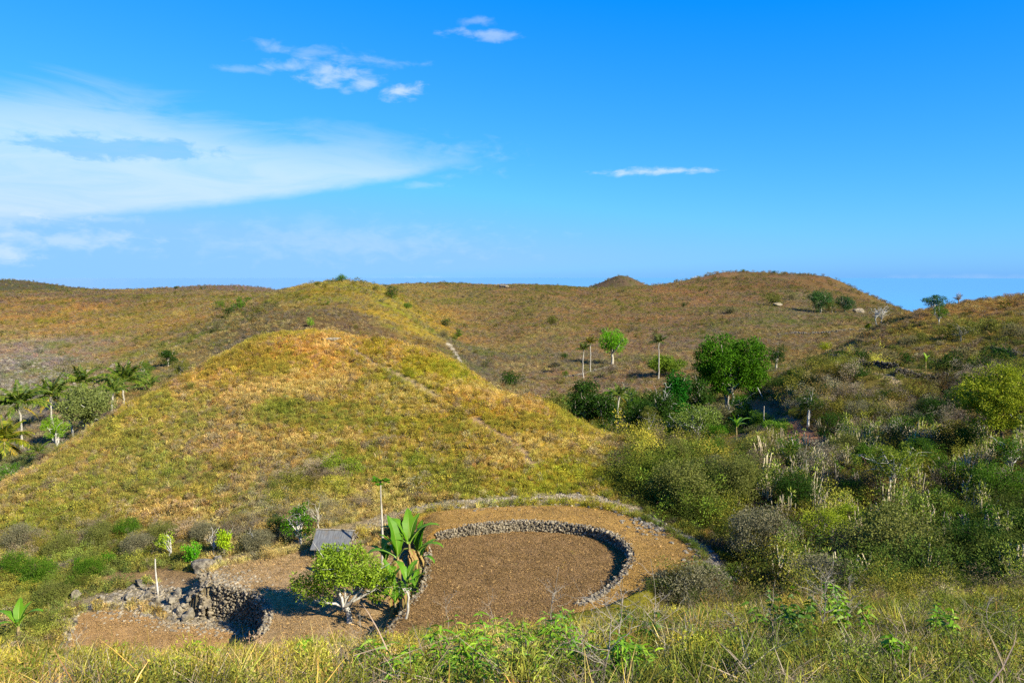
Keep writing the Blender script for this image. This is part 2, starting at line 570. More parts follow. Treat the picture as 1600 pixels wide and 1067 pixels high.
def base_height(x, y):
    x, y = np.asarray(x, float).ravel(), np.asarray(y, float).ravel()
    r = np.maximum(np.hypot(x, y), 1.0)
    a = np.clip(np.arctan2(x, y), AZ_LO, AZ_HI) * AZS
    l = np.log(np.clip(r, 2.5, 4000))
    out = np.empty(len(x))
    for i in range(0, len(x), 20000):
        q = np.c_[a[i:i + 20000], l[i:i + 20000]]
        d2 = (q[:, :1] - cp[None, :, 0]) ** 2 + (q[:, 1:] - cp[None, :, 1]) ** 2
        out[i:i + 20000] = _phi(d2) @ _w[:-3] + _w[-3] + q @ _w[-2:]
    z = out * r
    # the camera's own stand: level ground close by
    z = z + (1 - sstep(r, 2.0, 5.0)) * (-1.75 - z) * 1.0
    # separate knoll far off, and natural unevenness
    kx, kd = ray(970, 440)[0], 780.0
    z = z + 27.0 * np.exp(-(np.abs((x - kx * kd) / 44.0) ** 1.5 + ((y - kd) / 60.0) ** 2))
    for qx, qd, qa, qw in ((15, 800.0, 12.0, 58.0), (365, 880.0, 8.0, 90.0)):
        q0 = ray(qx, 440)[0] * qd
        z = z + qa * np.exp(-(np.abs((x - q0) / qw) ** 2.2 + ((y - qd) / 70.0) ** 2))
    av = np.arctan2(x, y)
    hum = sstep(av, math.atan(ray(1060, 600)[0]), math.atan(ray(1180, 600)[0])) * sstep(r, 44, 56) * (1 - sstep(r, 104, 122))
    z = z + hum * (fbm(x, y, 11.0, 3, 131) * 4.2)  # hummocks added so the right slope has pockets of shade
    amp = sstep(r, 20, 120)
    z = z + fbm(x, y, 9.0, 4, 3) * (0.35 + 0.9 * amp) + fbm(x, y, 40.0, 3, 9) * 3.4 * sstep(r, 90, 260) * (1 - sstep(r, 500, 800) * 0.3)
    return z


# level terraces, outlines taken on their own planes
Z_FLOOR, Z_BENCH, Z_LEFT, Z_LOW = -15.0, -14.40, -16.2, -18.0
ARC = [plane_pt(px, py, Z_BENCH) for px, py in ((903, 926), (930, 917), (955, 905), (975, 892), (987, 876), (989, 862), (981, 849), (964, 836), (940, 826), (905, 819), (865, 815), (825, 813), (785, 815), (745, 819), (705, 823), (680, 826))]
LEFT_EDGE = [plane_pt(px, py, Z_FLOOR) for px, py in ((668, 850), (669, 870), (671, 890), (666, 908), (655, 926), (640, 945), (622, 965), (608, 985), (596, 1004))]
FLOOR = ARC + LEFT_EDGE + [plane_pt(px, py, Z_FLOOR) for px, py in ((700, 1030), (850, 1020), (890, 960))]
BENCH = [plane_pt(px, py, Z_BENCH) for px, py in ((592, 842), (605, 822), (650, 803), (720, 795), (800, 791), (880, 789), (940, 794), (990, 808), (1030, 825), (1070, 848), (1100, 872), (1095, 892), (1050, 905), (1000, 922), (950, 945), (880, 960), (860, 940), (800, 860), (680, 845))]
NOTCH = [plane_pt(px, py, Z_LEFT) for px, py in ((336, 911), (352, 915), (372, 919), (392, 924), (408, 932), (418, 944), (421, 958), (417, 974), (406, 990), (392, 1006))]
LEFT = [plane_pt(px, py, Z_LEFT) for px, py in ((330, 893), (350, 884), (400, 877), (440, 869), (478, 858), (520, 850), (580, 852), (640, 858))] + LEFT_EDGE[1:] + [plane_pt(px, py, Z_LEFT) for px, py in ((560, 1030), (480, 1030), (420, 1020))] + NOTCH[::-1]
LOW = NOTCH + [plane_pt(px, py, Z_LOW) for px, py in ((380, 1045), (250, 1050), (110, 1040), (98, 1010), (108, 985), (122, 957), (190, 952), (250, 966), (300, 975), (325, 970))]
TERR = [(FLOOR, Z_FLOOR, 'floor'), (LEFT, Z_LEFT, 'left'), (LOW, Z_LOW, 'low'), (BENCH, Z_BENCH, 'bench')]


def signed_dist(poly, x, y):
    p = np.asarray(poly)
    q = np.roll(p, -1, axis=0)
    best = np.full(len(x), 1e9)
    inside = np.zeros(len(x), dtype=bool)
    for (ax, ay), (bx, by) in zip(p, q):
        ex, ey = bx - ax, by - ay
        t = np.clip(((x - ax) * ex + (y - ay) * ey) / (ex * ex + ey * ey + 1e-12), 0, 1)
        best = np.minimum(best, np.hypot(x - ax - t * ex, y - ay - t * ey))
        cr = ((ay > y) != (by > y)) & (x < (bx - ax) * (y - ay) / (by - ay + 1e-12) + ax)
        inside ^= cr
    return np.where(inside, -best, best)


def terrain(x, y):
    """Ground height and the index of the terrace (0..3) or -1."""
    x, y = np.asarray(x, float).ravel(), np.asarray(y, float).ravel()
    z = base_height(x, y)
    which = np.full(len(x), -1)
    near = np.where((y > 24) & (y < 62) & (x > -36) & (x < 24))[0]
    if len(near):
        xs, ys = x[near], y[near]
        sds = np.stack([signed_dist(p, xs, ys) for p, _z, _n in TERR])
        zs = np.array([t[1] for t in TERR])
        idx = np.argmin(sds, axis=0)
        zi, sd = zs[idx], sds[idx, np.arange(len(xs))]
        w = 1 - sstep(sd, 0.0, 1.7)
        zz = z[near] * (1 - w) + zi * w
        inside = sds < 0
        first = np.argmax(inside, axis=0)
        isin = inside.any(axis=0)
        flat = zs[first] + fbm(xs, ys, 2.2, 3, 21) * 0.16
        flat = flat - np.where(first == 3, 1.8 * (1 - sstep(xs / ys, ray(590, 830)[0], ray(690, 830)[0])), 0)
        flat = flat - np.where((first == 3) & (xs > 0), 0.6 * (1 - sstep(ys, 35.3, 39.0)), 0)
        z[near] = np.where(isin, flat, zz)
        which[near] = np.where(isin, first, -1)
    return z, which


def H(x, y):
    return float(terrain([x], [y])[0][0])


def on_ground(px, py, lo=2.0, hi=1300.0):
    """Where the sight line through (px, py) first meets the ground, from lo metres on."""
    X, Z = ray(px, py)
    d = np.exp(np.linspace(math.log(lo), math.log(hi), 1500))
    z, _ = terrain(X * d, d)
    hit = np.where(Z * d <= z)[0]
    hit = hit[hit > 0]
    k = hit[0] if len(hit) else int(np.argmin(np.abs(Z - z / d)))
    return Vector((X * d[k], d[k], z[k]))


def at(px, d):
    X, _ = ray(px, 600)
    return Vector((X * d, d, H(X * d, d)))


# ground colours (bearing px, distance, colour)
CC = [
    (0, 6, (150, 120, 60)), (400, 8, (150, 122, 58)), (800, 8, (140, 118, 58)), (1200, 8, (140, 122, 58)), (1600, 8, (138, 122, 56)), (300, 18, (160, 130, 62)), (900, 18, (158, 132, 66)), (1500, 18, (160, 138, 62)),
    (100, 48, (122, 114, 66)), (60, 60, (144, 130, 58)), (200, 56, (138, 122, 66)), (350, 54, (126, 116, 66)), (300, 66, (168, 136, 76)), (450, 62, (146, 130, 58)), (600, 58, (148, 130, 56)), (750, 56, (154, 134, 54)), (900, 58, (172, 140, 42)),
    (420, 76, (166, 132, 52)), (250, 76, (186, 144, 70)), (600, 72, (158, 134, 44)), (500, 86, (196, 142, 62)), (650, 82, (196, 148, 40)), (380, 86, (190, 140, 64)), (760, 72, (190, 148, 44)), (900, 66, (186, 148, 46)), (780, 64, (180, 134, 58)),
    (30, 110, (130, 118, 96)), (60, 150, (150, 132, 112)), (20, 200, (148, 134, 120)), (150, 180, (160, 128, 72)), (250, 160, (150, 126, 64)),
    (100, 300, (176, 130, 62)), (250, 260, (172, 130, 54)), (200, 400, (104, 82, 62)), (330, 320, (138, 112, 58)), (20, 420, (120, 92, 68)), (40, 800, (92, 84, 60)), (350, 900, (120, 100, 84)),
    (420, 200, (112, 98, 60)), (540, 235, (164, 138, 52)), (640, 215, (166, 142, 48)), (520, 165, (104, 88, 66)), (420, 150, (108, 94, 62)), (620, 150, (108, 92, 66)), (690, 165, (104, 96, 66)), (660, 260, (158, 130, 48)), (730, 190, (110, 102, 74)),
    (800, 170, (124, 108, 72)), (900, 200, (134, 112, 74)), (800, 300, (140, 112, 68)), (950, 300, (140, 108, 66)), (1050, 250, (132, 108, 78)), (900, 400, (134, 104, 64)), (1100, 400, (146, 108, 68)), (1200, 470, (112, 86, 56)), (1250, 330, (132, 112, 78)),
    (1300, 250, (140, 114, 66)), (1350, 420, (112, 92, 52)), (970, 780, (106, 88, 64)), (1000, 100, (112, 96, 62)), (1150, 100, (104, 88, 64)), (930, 150, (150, 122, 88)),
    (1060, 55, (122, 112, 56)), (1200, 50, (76, 72, 40)), (1400, 50, (64, 62, 36)), (1550, 50, (64, 62, 36)), (1300, 75, (72, 66, 38)), (1500, 75, (62, 60, 36)), (1300, 105, (126, 108, 56)), (1450, 130, (150, 118, 58)), (1580, 140, (148, 112, 56)), (1580, 100, (90, 80, 46)), (1250, 120, (140, 120, 52)),  # darkest right-slope entries carry painted shade for the gaps between plants
]
ccp = np.array([(math.atan(ray(px, 600)[0]) * 6.0, math.log(d * math.hypot(1, ray(px, 600)[0])) * 2.2) for px, d, _ in CC])
ccv = np.array([S(*c) for _, _, c in CC])


def ground_color(x, y):
    x, y = np.asarray(x, float).ravel(), np.asarray(y, float).ravel()
    r = np.maximum(np.hypot(x, y), 1.5)
    q = np.c_[np.clip(np.arctan2(x, y), -0.9, 0.9) * 6.0, np.log(r) * 2.2]
    s = 0.02 + 0.1 * (r / 60.0)
    q = q + np.c_[fbm(x, y, 14.0, 3, 41), fbm(x, y, 14.0, 3, 47)] * 0.9
    out = np.empty((len(x), 3))
    for i in range(0, len(x), 40000):
        d2 = (q[i:i + 40000, :1] - ccp[None, :, 0]) ** 2 + (q[i:i + 40000, 1:] - ccp[None, :, 1]) ** 2
        w = 1 / (d2 + 0.03) ** 1.6
        out[i:i + 40000] = (w @ ccv) / w.sum(1, keepdims=True)
    n1 = fbm(x, y, 7.0, 4, 5)[:, None]
    n2 = fbm(x, y, 2.4, 3, 15)[:, None]
    n3 = fbm(x, y, 26.0, 4, 25)[:, None]
    warm, cool, dark = np.array([1.12, 0.96, 0.78]), np.array([0.80, 1.02, 0.55]), np.array([0.80, 0.78, 0.92])
    out = out * (1 + (warm - 1) * np.clip((n1 + n3 * 0.7) * 4, 0, 1) + (cool - 1) * np.clip(-(n1 + n3 * 0.5) * 4.2, 0, 1))
    out = out * (1 + (dark - 1) * np.clip(n2 * 4, 0, 1))
    return out * (1 + 0.5 * n2)


rings = [1.2]
while rings[-1] < 3000:
    r = rings[-1]
    rings.append(r + (0.13 if 30 < r < 53 else max(0.10, 0.0125 * r)))
rings = np.array(rings)
azs = np.radians(np.concatenate([np.arange(-180, -37, 4.0), np.arange(-37, 37, 0.145), np.arange(37, 180, 4.0)]))
RR, AA = np.meshgrid(rings, azs, indexing='ij')
GX, GY = (RR * np.sin(AA)).ravel(), (RR * np.cos(AA)).ravel()
GZ, GW = terrain(GX, GY)
GC = ground_color(GX, GY)
SOIL_COL = {0: S(158, 122, 78), 1: S(184, 150, 104), 2: S(194, 150, 94), 3: S(178, 136, 68)}
for k, c in SOIL_COL.items():
    m_ = GW == k
    GC[m_] = np.array(c) * (1 + 0.6 * fbm(GX[m_], GY[m_], 5.0, 4, 31))[:, None]


def paint_strip(px_pts, width, color, amount=0.9, lo=2.0):
    """Bare earth worn along a line of the ground (a real path's own colour)."""
    P = [on_ground(px, py, lo) for px, py in px_pts]
    sel = np.where((np.hypot(GX, GY) < 400) & (np.abs(np.arctan2(GX, GY)) < 0.7))[0]
    best = np.full(len(sel), 1e9)
    for a, b in zip(P[:-1], P[1:]):
        ex, ey = b.x - a.x, b.y - a.y
        t = np.clip(((GX[sel] - a.x) * ex + (GY[sel] - a.y) * ey) / (ex * ex + ey * ey + 1e-9), 0, 1)
        best = np.minimum(best, np.hypot(GX[sel] - a.x - t * ex, GY[sel] - a.y - t * ey))
    best = best + fbm(GX[sel], GY[sel], 1.6, 3, 61) * width * 0.9
    w = (1 - sstep(best, width * 0.45, width))[:, None] * amount
    GC[sel] = GC[sel] * (1 - w) + np.array(color) * w
    PATHS.append((P, width))


PATHS = []
paint_strip([(505, 528), (545, 545), (570, 560), (605, 578), (650, 600), (685, 622)], 0.55, S(196, 166, 126), 0.75)
paint_strip([(740, 655), (765, 672), (790, 685), (815, 705), (830, 725)], 0.62, S(200, 164, 120), 0.85)
paint_strip([(700, 535), (712, 552), (722, 570)], 0.7, S(214, 198, 170), 0.8, 150)
paint_strip([(1158, 630), (1188, 645), (1215, 662), (1245, 680), (1285, 694)], 2.6, S(176, 122, 86), 0.95, 70)
paint_strip([(1115, 692), (1180, 692), (1140, 682)], 2.6, S(166, 112, 78), 0.95, 70)
paint_strip([(1000, 692), (1040, 690)], 1.2, S(158, 112, 80), 0.8, 60)
paint_strip([(1290, 568), (1340, 578), (1400, 596)], 1.0, S(196, 168, 132), 0.8, 60)
paint_strip([(1400, 575), (1450, 585), (1500, 592)], 1.4, S(206, 166, 110), 0.8, 60)
paint_strip([(1560, 548), (1600, 560)], 1.6, S(196, 168, 132), 0.8, 60)

paint_strip([(590, 818), (640, 802), (720, 789), (800, 784), (880, 782), (940, 786), (985, 799)], 1.7, S(190, 174, 144), 0.95, 30)
paint_strip([(985, 803), (1030, 822), (1075, 845), (1110, 872), (1125, 895)], 1.3, S(140, 132, 120), 0.85, 30)
paint_strip([(140, 945), (200, 930), (260, 925), (318, 925)], 2.2, S(176, 156, 120), 0.85, 30)
paint_strip([(180, 905), (240, 900), (300, 905)], 1.4, S(180, 142, 96), 0.8, 30)
paint_strip([(340, 878), (400, 866), (450, 860), (490, 838), (540, 824), (590, 815)], 1.0, S(196, 166, 120), 0.85, 30)

nr, na = len(rings), len(azs)
ii, jj = np.meshgrid(np.arange(nr - 1), np.arange(na), indexing='ij')
j2 = (jj + 1) % na
QUADS = np.stack([ii * na + jj, ii * na + j2, (ii + 1) * na + j2, (ii + 1) * na + jj], -1).reshape(-1, 4)
qw = GW[QUADS]
qsame = np.where((qw == qw[:, :1]).all(axis=1), qw[:, 0], -1)
qr = np.hypot(GX[QUADS[:, 0]], GY[QUADS[:, 0]])
GV = np.c_[GX, GY, GZ]
COVER_PTS = GV


def sub_terrain(name, mask, mat):
    q = QUADS[mask]
    used, inv = np.unique(q.ravel(), return_inverse=True)
    me = build_mesh(name, GV[used], [inv.reshape(-1, 4)], GC[used], True)
    me.materials.append(mat)
    return tag(link(name, me), kind='structure')


sub_terrain('ground', (qsame < 0) & (qr < 58), M_GROUND)
sub_terrain('hill', (qsame < 0) & (qr >= 58), M_GROUND)
sub_terrain('field', qsame == 0, M_SOIL)
sub_terrain('terrace', qsame == 1, M_SOIL)
sub_terrain('field', qsame == 2, M_SOIL)
sub_terrain('terrace', qsame == 3, M_SOIL)

# the sea beyond the hills
m_sea, n = new_mat('sea_water')
g_ = n.node('ShaderNodeNewGeometry')
wv = n.noise(g_.outputs['Position'], 0.02, 4.0, 0.6)
finish(n, n.mix(wv, (*S(80, 140, 210), 1), (*S(90, 150, 220), 1)), 0.12, spec=0.5)
mb = MB()
SEA_R, SEA_Z = 70000.0, -235.0
ang = np.linspace(0, 2 * math.pi, 96, endpoint=False)
radii = np.array([1200.0, 4000, 12000, 35000, SEA_R])
sv = np.concatenate([np.c_[r * np.sin(ang), r * np.cos(ang), np.full(96, SEA_Z)] for r in radii])
i = np.arange(len(radii) - 1)[:, None] * 96
j = np.arange(96)[None]
mb.add(sv, np.stack([i + j, i + (j + 1) % 96, i + 96 + (j + 1) % 96, i + 96 + j], -1).reshape(-1, 4)[:, ::-1])
tag(mb.obj('sea', m_sea), kind='structure')

# ---------------------------------------------------------------- ground cover (uncountable)
def blades(mb, rng, p, axis, L, Wd, c, droop, stations=(0, 0.4, 0.75, 1.0), prof=(0.7, 1.0, 0.75, 0.0)):
    """Curved strips: base p, starting direction axis, length L, width Wd, sagging by droop*L at the tip."""
    n = len(p)
    axis = unit(axis)
    side = unit(np.cross(axis, rng.normal(size=(n, 3)) * 0.5 + np.array([0, 0, 0.01])))
    L = np.broadcast_to(np.asarray(L, float).reshape(-1, 1), (n, 1))
    Wd = np.broadcast_to(np.asarray(Wd, float).reshape(-1, 1), (n, 1))
    dr = np.broadcast_to(np.asarray(droop, float).reshape(-1, 1), (n, 1))
    hor = axis * np.array([1, 1, 0]) + 1e-3
    vs = []
    for t, w in zip(stations, prof):
        ctr = p + axis * L * t + (hor * 0.45 - np.array([0, 0, 1.0])) * dr * L * t * t
        if w > 0:
            vs += [ctr - side * Wd * w * 0.5, ctr + side * Wd * w * 0.5]
        else:
            vs.append(ctr)
    k = len(vs)
    v = np.stack(vs, 1).reshape(-1, 3)
    base = np.arange(n)[:, None] * k
    m = (k - 1) // 2
    q = np.concatenate([base + np.array([[2 * i, 2 * i + 1, 2 * i + 3, 2 * i + 2]]) for i in range(m - 1)])
    tri = base + np.array([[k - 3, k - 2, k - 1]])
    cc = np.repeat(np.broadcast_to(np.asarray(c, float), (n, 3)), k, axis=0)
    b0 = mb.n
    mb.add(v, q, cc)
    mb.f.append(tri + b0)


def proto(mb, name):
    me = mb.mesh(name)
    me.materials.append(M_COVER)
    return bpy.data.objects.new(name, me)          # a source shape only: the cover below copies its mesh


def p_tuft(seed, n=42, w=0.016, droop=0.35, lean=0.55, spread=0.22, hvar=0.35):
    rng = np.random.default_rng(seed)
    mb = MB()
    a = rng.random(n) * 6.283
    r = spread * np.sqrt(rng.random(n))
    p = np.c_[r * np.cos(a), r * np.sin(a), np.full(n, -0.03)]
    ax = np.c_[np.cos(a) * lean * rng.random(n), np.sin(a) * lean * rng.random(n), np.ones(n)] + rng.normal(size=(n, 3)) * 0.16
    c = (np.array([1, 1, 1]) * rng.uniform(0.65, 1.3, (n, 1))) * (1 + rng.normal(size=(n, 3)) * 0.05)
    blades(mb, rng, p, ax, rng.uniform(1 - hvar, 1.0, n), w * rng.uniform(0.7, 1.3, n), c, droop * rng.uniform(0.2, 1.3, n))
    return proto(mb, 'grass_tuft_source')


def p_weed(seed, n=80, leaf=0.13, wl=0.07, h=0.75, rad=0.42, stems=7):
    rng = np.random.default_rng(seed)
    mb = MB()
    for _ in range(stems):
        a = rng.random() * 6.283
        tip = np.array([math.cos(a) * rad * rng.random(), math.sin(a) * rad * rng.random(), h * rng.uniform(0.6, 1.1)])
        pts = bent((0, 0, -0.05), tip, rng, 0.1, 4)
        tube(mb, pts, np.linspace(0.014, 0.006, 4), 3, (0.8, 0.72, 0.7), False)
    d = unit(rng.normal(size=(n, 3)) * np.array([1, 1, 0.8]) + np.array([0, 0, 0.25]))
    p = d * np.array([rad, rad, h * 0.55]) * (0.45 + 0.6 * rng.random((n, 1))) + np.array([0, 0, h * 0.48])
    p[:, 2] = np.maximum(p[:, 2], 0.02)
    c = np.ones((n, 3)) * rng.uniform(0.6, 1.4, (n, 1))
    leaves(mb, rng, p, d + rng.normal(size=(n, 3)) * 0.7, leaf * rng.uniform(0.6, 1.4, n), wl * rng.uniform(0.6, 1.3, n), c)
    return proto(mb, 'weed_source')


def p_twig(seed, n=26, w=0.012, h=0.8):
    rng = np.random.default_rng(seed)
    mb = MB()
    p = np.c_[rng.normal(size=(n, 2)) * 0.16, rng.random(n) * h * 0.35 - 0.05]
    ax = rng.normal(size=(n, 3)) * np.array([0.7, 0.7, 0.4]) + np.array([0, 0, 0.7])
    c = np.ones((n, 3)) * rng.uniform(0.7, 1.25, (n, 1))
    blades(mb, rng, p, ax, h * rng.uniform(0.4, 1.0, n), w * rng.uniform(0.6, 1.4, n), c, rng.uniform(-0.1, 0.3, n), prof=(1.0, 0.8, 0.6, 0.0))
    return proto(mb, 'twig_source')


def scatter(name, pts, rotz, tilt, scl, idx, tint, protos, label):
    """Many small plants as one uncountable object: points carrying rotation, size, kind and colour, with a plant set on each."""
    me = bpy.data.meshes.new(name)
    n = len(pts)
    me.vertices.add(n)
    me.vertices.foreach_set('co', np.asarray(pts, np.float32).ravel())
    rot = np.c_[tilt, rotz].astype(np.float32)
    for nm, kind, dat in (('rot', 'FLOAT_VECTOR', rot), ('scl', 'FLOAT_VECTOR', np.asarray(scl, np.float32)), ('tint', 'FLOAT_VECTOR', np.asarray(tint, np.float32))):
        a = me.attributes.new(nm, kind, 'POINT')
        a.data.foreach_set('vector', dat.ravel())
    a = me.attributes.new('idx', 'INT', 'POINT')
    a.data.foreach_set('value', np.asarray(idx, np.int32))
    o = link(name, me)
    tr = bpy.data.node_groups.new(name, 'GeometryNodeTree')
    tr.interface.new_socket('Geometry', in_out='INPUT', socket_type='NodeSocketGeometry')
    tr.interface.new_socket('Geometry', in_out='OUTPUT', socket_type='NodeSocketGeometry')
    nd, lk = tr.nodes, tr.links
    gi, go = nd.new('NodeGroupInput'), nd.new('NodeGroupOutput')
    iop = nd.new('GeometryNodeInstanceOnPoints')
    jn = nd.new('GeometryNodeJoinGeometry')
    for p in protos:
        oi = nd.new('GeometryNodeObjectInfo')
        oi.inputs['Object'].default_value = p
        oi.inputs['As Instance'].default_value = False
        g2 = nd.new('GeometryNodeGeometryToInstance')
        lk.new(oi.outputs['Geometry'], g2.inputs[0])
        lk.new(g2.outputs[0], jn.inputs[0])

    def named(nm, dt):
        q = nd.new('GeometryNodeInputNamedAttribute')
        q.data_type = dt
        q.inputs['Name'].default_value = nm
        return q.outputs['Attribute']
    e2r = nd.new('FunctionNodeEulerToRotation')
    lk.new(named('rot', 'FLOAT_VECTOR'), e2r.inputs[0])
    lk.new(gi.outputs[0], iop.inputs['Points'])
    lk.new(jn.outputs[0], iop.inputs['Instance'])
    iop.inputs['Pick Instance'].default_value = True
    lk.new(named('idx', 'INT'), iop.inputs['Instance Index'])
    lk.new(e2r.outputs[0], iop.inputs['Rotation'])
    lk.new(named('scl', 'FLOAT_VECTOR'), iop.inputs['Scale'])
    lk.new(iop.outputs[0], go.inputs[0])
    md = o.modifiers.new('cover', 'NODES')
    md.node_group = tr
    return tag(o, label, None, None, 'stuff')


RG = np.random.default_rng(7)


def annulus(r0, r1, dens, az=42.0, az0=None):
    a0, a1 = math.radians(-az if az0 is None else az0), math.radians(az)
    n = int(dens * 0.5 * (a1 - a0) * (r1 * r1 - r0 * r0))
    r = np.sqrt(RG.uniform(r0 * r0, r1 * r1, n))
    a = RG.uniform(a0, a1, n)
    return r * np.sin(a), r * np.cos(a)


def on_path(x, y, extra=0.0):
    out = np.zeros(len(x), bool)
    for P, w in PATHS:
        for a, b in zip(P[:-1], P[1:]):
            ex, ey = b.x - a.x, b.y - a.y
            t = np.clip(((x - a.x) * ex + (y - a.y) * ey) / (ex * ex + ey * ey + 1e-9), 0, 1)
            out |= np.hypot(x - a.x - t * ex, y - a.y - t * ey) + 0.5 * fbm(x, y, 1.2, 2, 66) < w * 0.55 + extra
    return out


def pxd(x, y):
    return W_IMG / 2 + x / y * FPX * 0.99, y


def spots(x, y, keep=None, path_extra=0.0, field_ok=False):
    z, w = terrain(x, y)
    k = ~on_path(x, y, path_extra)
    if not field_ok:
        k &= (w < 0)
    if keep is not None:
        k &= keep
    return np.c_[x, y, z][k], k


DRY, STRAW, OLIVE, GREEN, GREY, RUST = (np.array(S(*c)) for c in ((174, 144, 74), (212, 184, 116), (150, 146, 48), (92, 116, 34), (148, 132, 116), (162, 116, 68)))


def tints(base, mixw, gain=1.35, pull=0.5, P=None, size=5.0, var=0.2):
    """Plant colours: the local ground colour pulled towards one of the plants' own colours, kinds keeping to patches."""
    kinds = np.array([STRAW, DRY, RUST, GREY, OLIVE, GREEN])
    w = np.array([mixw[i] for i in (1, 0, 5, 4, 2, 3)], float)
    n = len(base)
    q = RG.random(n) * 0.6
    if P is not None:
        f = fbm(P[:, 0], P[:, 1], size, 4, 55) + 0.6 * fbm(P[:, 0], P[:, 1], size * 3.5, 2, 56) + 0.10 * np.sin(P[:, 2] * 2.4 + 6 * fbm(P[:, 0], P[:, 1], 18.0, 2, 57))
        q = q + np.argsort(np.argsort(f)) / max(n, 1)
    q = (np.argsort(np.argsort(q)) + 0.5) / max(n, 1)
    k = np.searchsorted(np.cumsum(w) / w.sum(), q).clip(0, 5)
    c = base * (1 - pull) + kinds[k] * pull
    return c * gain * np.exp(RG.normal(size=(n, 1)) * var) * (1 + RG.normal(size=(n, 3)) * 0.05)


tuft_protos = [p_tuft(i, 40, 0.028) for i in range(4)]
fine_protos = [p_tuft(20 + i, 64, 0.015, 0.95, 1.2, 0.34, 0.6) for i in range(5)]
weed_protos = [p_weed(40 + i) for i in range(5)]
twig_protos = [p_twig(60 + i) for i in range(4)]


def put_cover(name, label, P, size, protos, tint, flatten=1.0, tilt=0.18):
    n = len(P)
    s = RG.uniform(size[0], size[1], n) * np.where(RG.random(n) < 0.08, 1.35, 1.0)
    scl = np.c_[s, s, s * flatten * RG.uniform(0.7, 1.15, n)]
    return scatter(name, P, RG.uniform(0, 6.283, n), RG.normal(size=(n, 2)) * tilt, scl, RG.integers(0, len(protos), n), tint, protos, label)


# near mound and the slopes about the field
x, y = annulus(36, 98, 13.0)
px_, d_ = pxd(x, y)
P, k = spots(x, y)
patch = fbm(P[:, 0], P[:, 1], 6.0, 3, 77)
kind = RG.random(len(P)) + patch * 0.9
gcol = ground_color(P[:, 0], P[:, 1])
pxx, dd = pxd(P[:, 0], P[:, 1])
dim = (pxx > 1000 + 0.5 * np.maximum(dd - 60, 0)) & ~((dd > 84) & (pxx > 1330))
gcol[dim] *= 0.38  # shade between the right-slope plants put into their colour
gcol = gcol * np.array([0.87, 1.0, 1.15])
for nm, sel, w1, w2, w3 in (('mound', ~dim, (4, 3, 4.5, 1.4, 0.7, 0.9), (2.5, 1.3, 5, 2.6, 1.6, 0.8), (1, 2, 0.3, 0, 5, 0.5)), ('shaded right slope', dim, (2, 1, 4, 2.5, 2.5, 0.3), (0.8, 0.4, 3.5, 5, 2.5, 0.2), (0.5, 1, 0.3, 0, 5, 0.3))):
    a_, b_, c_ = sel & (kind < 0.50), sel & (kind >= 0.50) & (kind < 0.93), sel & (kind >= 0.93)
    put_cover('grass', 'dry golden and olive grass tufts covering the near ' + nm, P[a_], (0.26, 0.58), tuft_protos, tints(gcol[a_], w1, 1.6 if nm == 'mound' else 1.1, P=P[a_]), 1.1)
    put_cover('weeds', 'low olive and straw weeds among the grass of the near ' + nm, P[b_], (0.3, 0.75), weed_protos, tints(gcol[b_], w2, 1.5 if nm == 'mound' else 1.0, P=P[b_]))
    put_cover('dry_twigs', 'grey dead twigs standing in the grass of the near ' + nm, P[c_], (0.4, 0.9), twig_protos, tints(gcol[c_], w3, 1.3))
x, y = annulus(42, 98, 0.8)
P, k = spots(x, y, fbm(x, y, 5.0, 3, 78) > np.where(np.hypot(x, y) < 66, -0.04, 0.07))
gcol = ground_color(P[:, 0], P[:, 1])
put_cover('weeds', 'larger grey-green weeds in patches over the mound', P, (0.8, 1.3), [p_weed(140 + i, 150, 0.10, 0.05, 0.75, 0.42, 9) for i in range(3)], tints(gcol * np.array([0.9, 0.95, 1.2]), (1, 0.5, 4, 2.2, 6, 0.2), 1.1, 0.55, P), 0.65)
# hills beyond
x, y = annulus(98, 150, 1.6)
P, k = spots(x, y)
x2, y2 = annulus(150, 470, 0.75)
P2, k = spots(x2, y2)
P = np.concatenate([P, P2])
gcol = ground_color(P[:, 0], P[:, 1])
kind = RG.random(len(P))
a_ = kind < 0.35
put_cover('grass', 'brown and golden grass over the far hills', P[a_], (0.7, 1.3), tuft_protos, tints(gcol[a_] * np.array([0.86, 0.97, 1.3]), (3.5, 2, 3, 0.6, 3.5, 1.0), 1.32, 0.4, P[a_], 16.0, 0.14), 0.7)
put_cover('scrub', 'low dry scrub dotted over the far hills', P[~a_], (0.6, 1.35), weed_protos, tints(gcol[~a_] * np.array([0.86, 0.97, 1.35]), (2, 1.0, 3, 1.4, 6, 0.8), 1.2, 0.45, P[~a_], 16.0, 0.16), 0.75)
x, y = annulus(470, 950, 0.035)
P, k = spots(x, y)
x, y = annulus(105, 470, 0.022)
P2, k = spots(x, y, fbm(x, y, 30.0, 3, 79) > -0.08)
put_cover('scrub', 'scattered darker bushes dotting the far hills', P2, (1.2, 2.6), weed_protos, tints(ground_color(P2[:, 0], P2[:, 1]) * 0.6, (0.3, 0.1, 3, 5, 3, 0), 0.8, 0.6), 0.75)
put_cover('scrub', 'specks of scrub on the farthest hilltops', P, (1.5, 3.2), weed_protos, tints(ground_color(P[:, 0], P[:, 1]), (2, 1, 3, 2, 3, 1), 1.1, 0.45), 0.7)

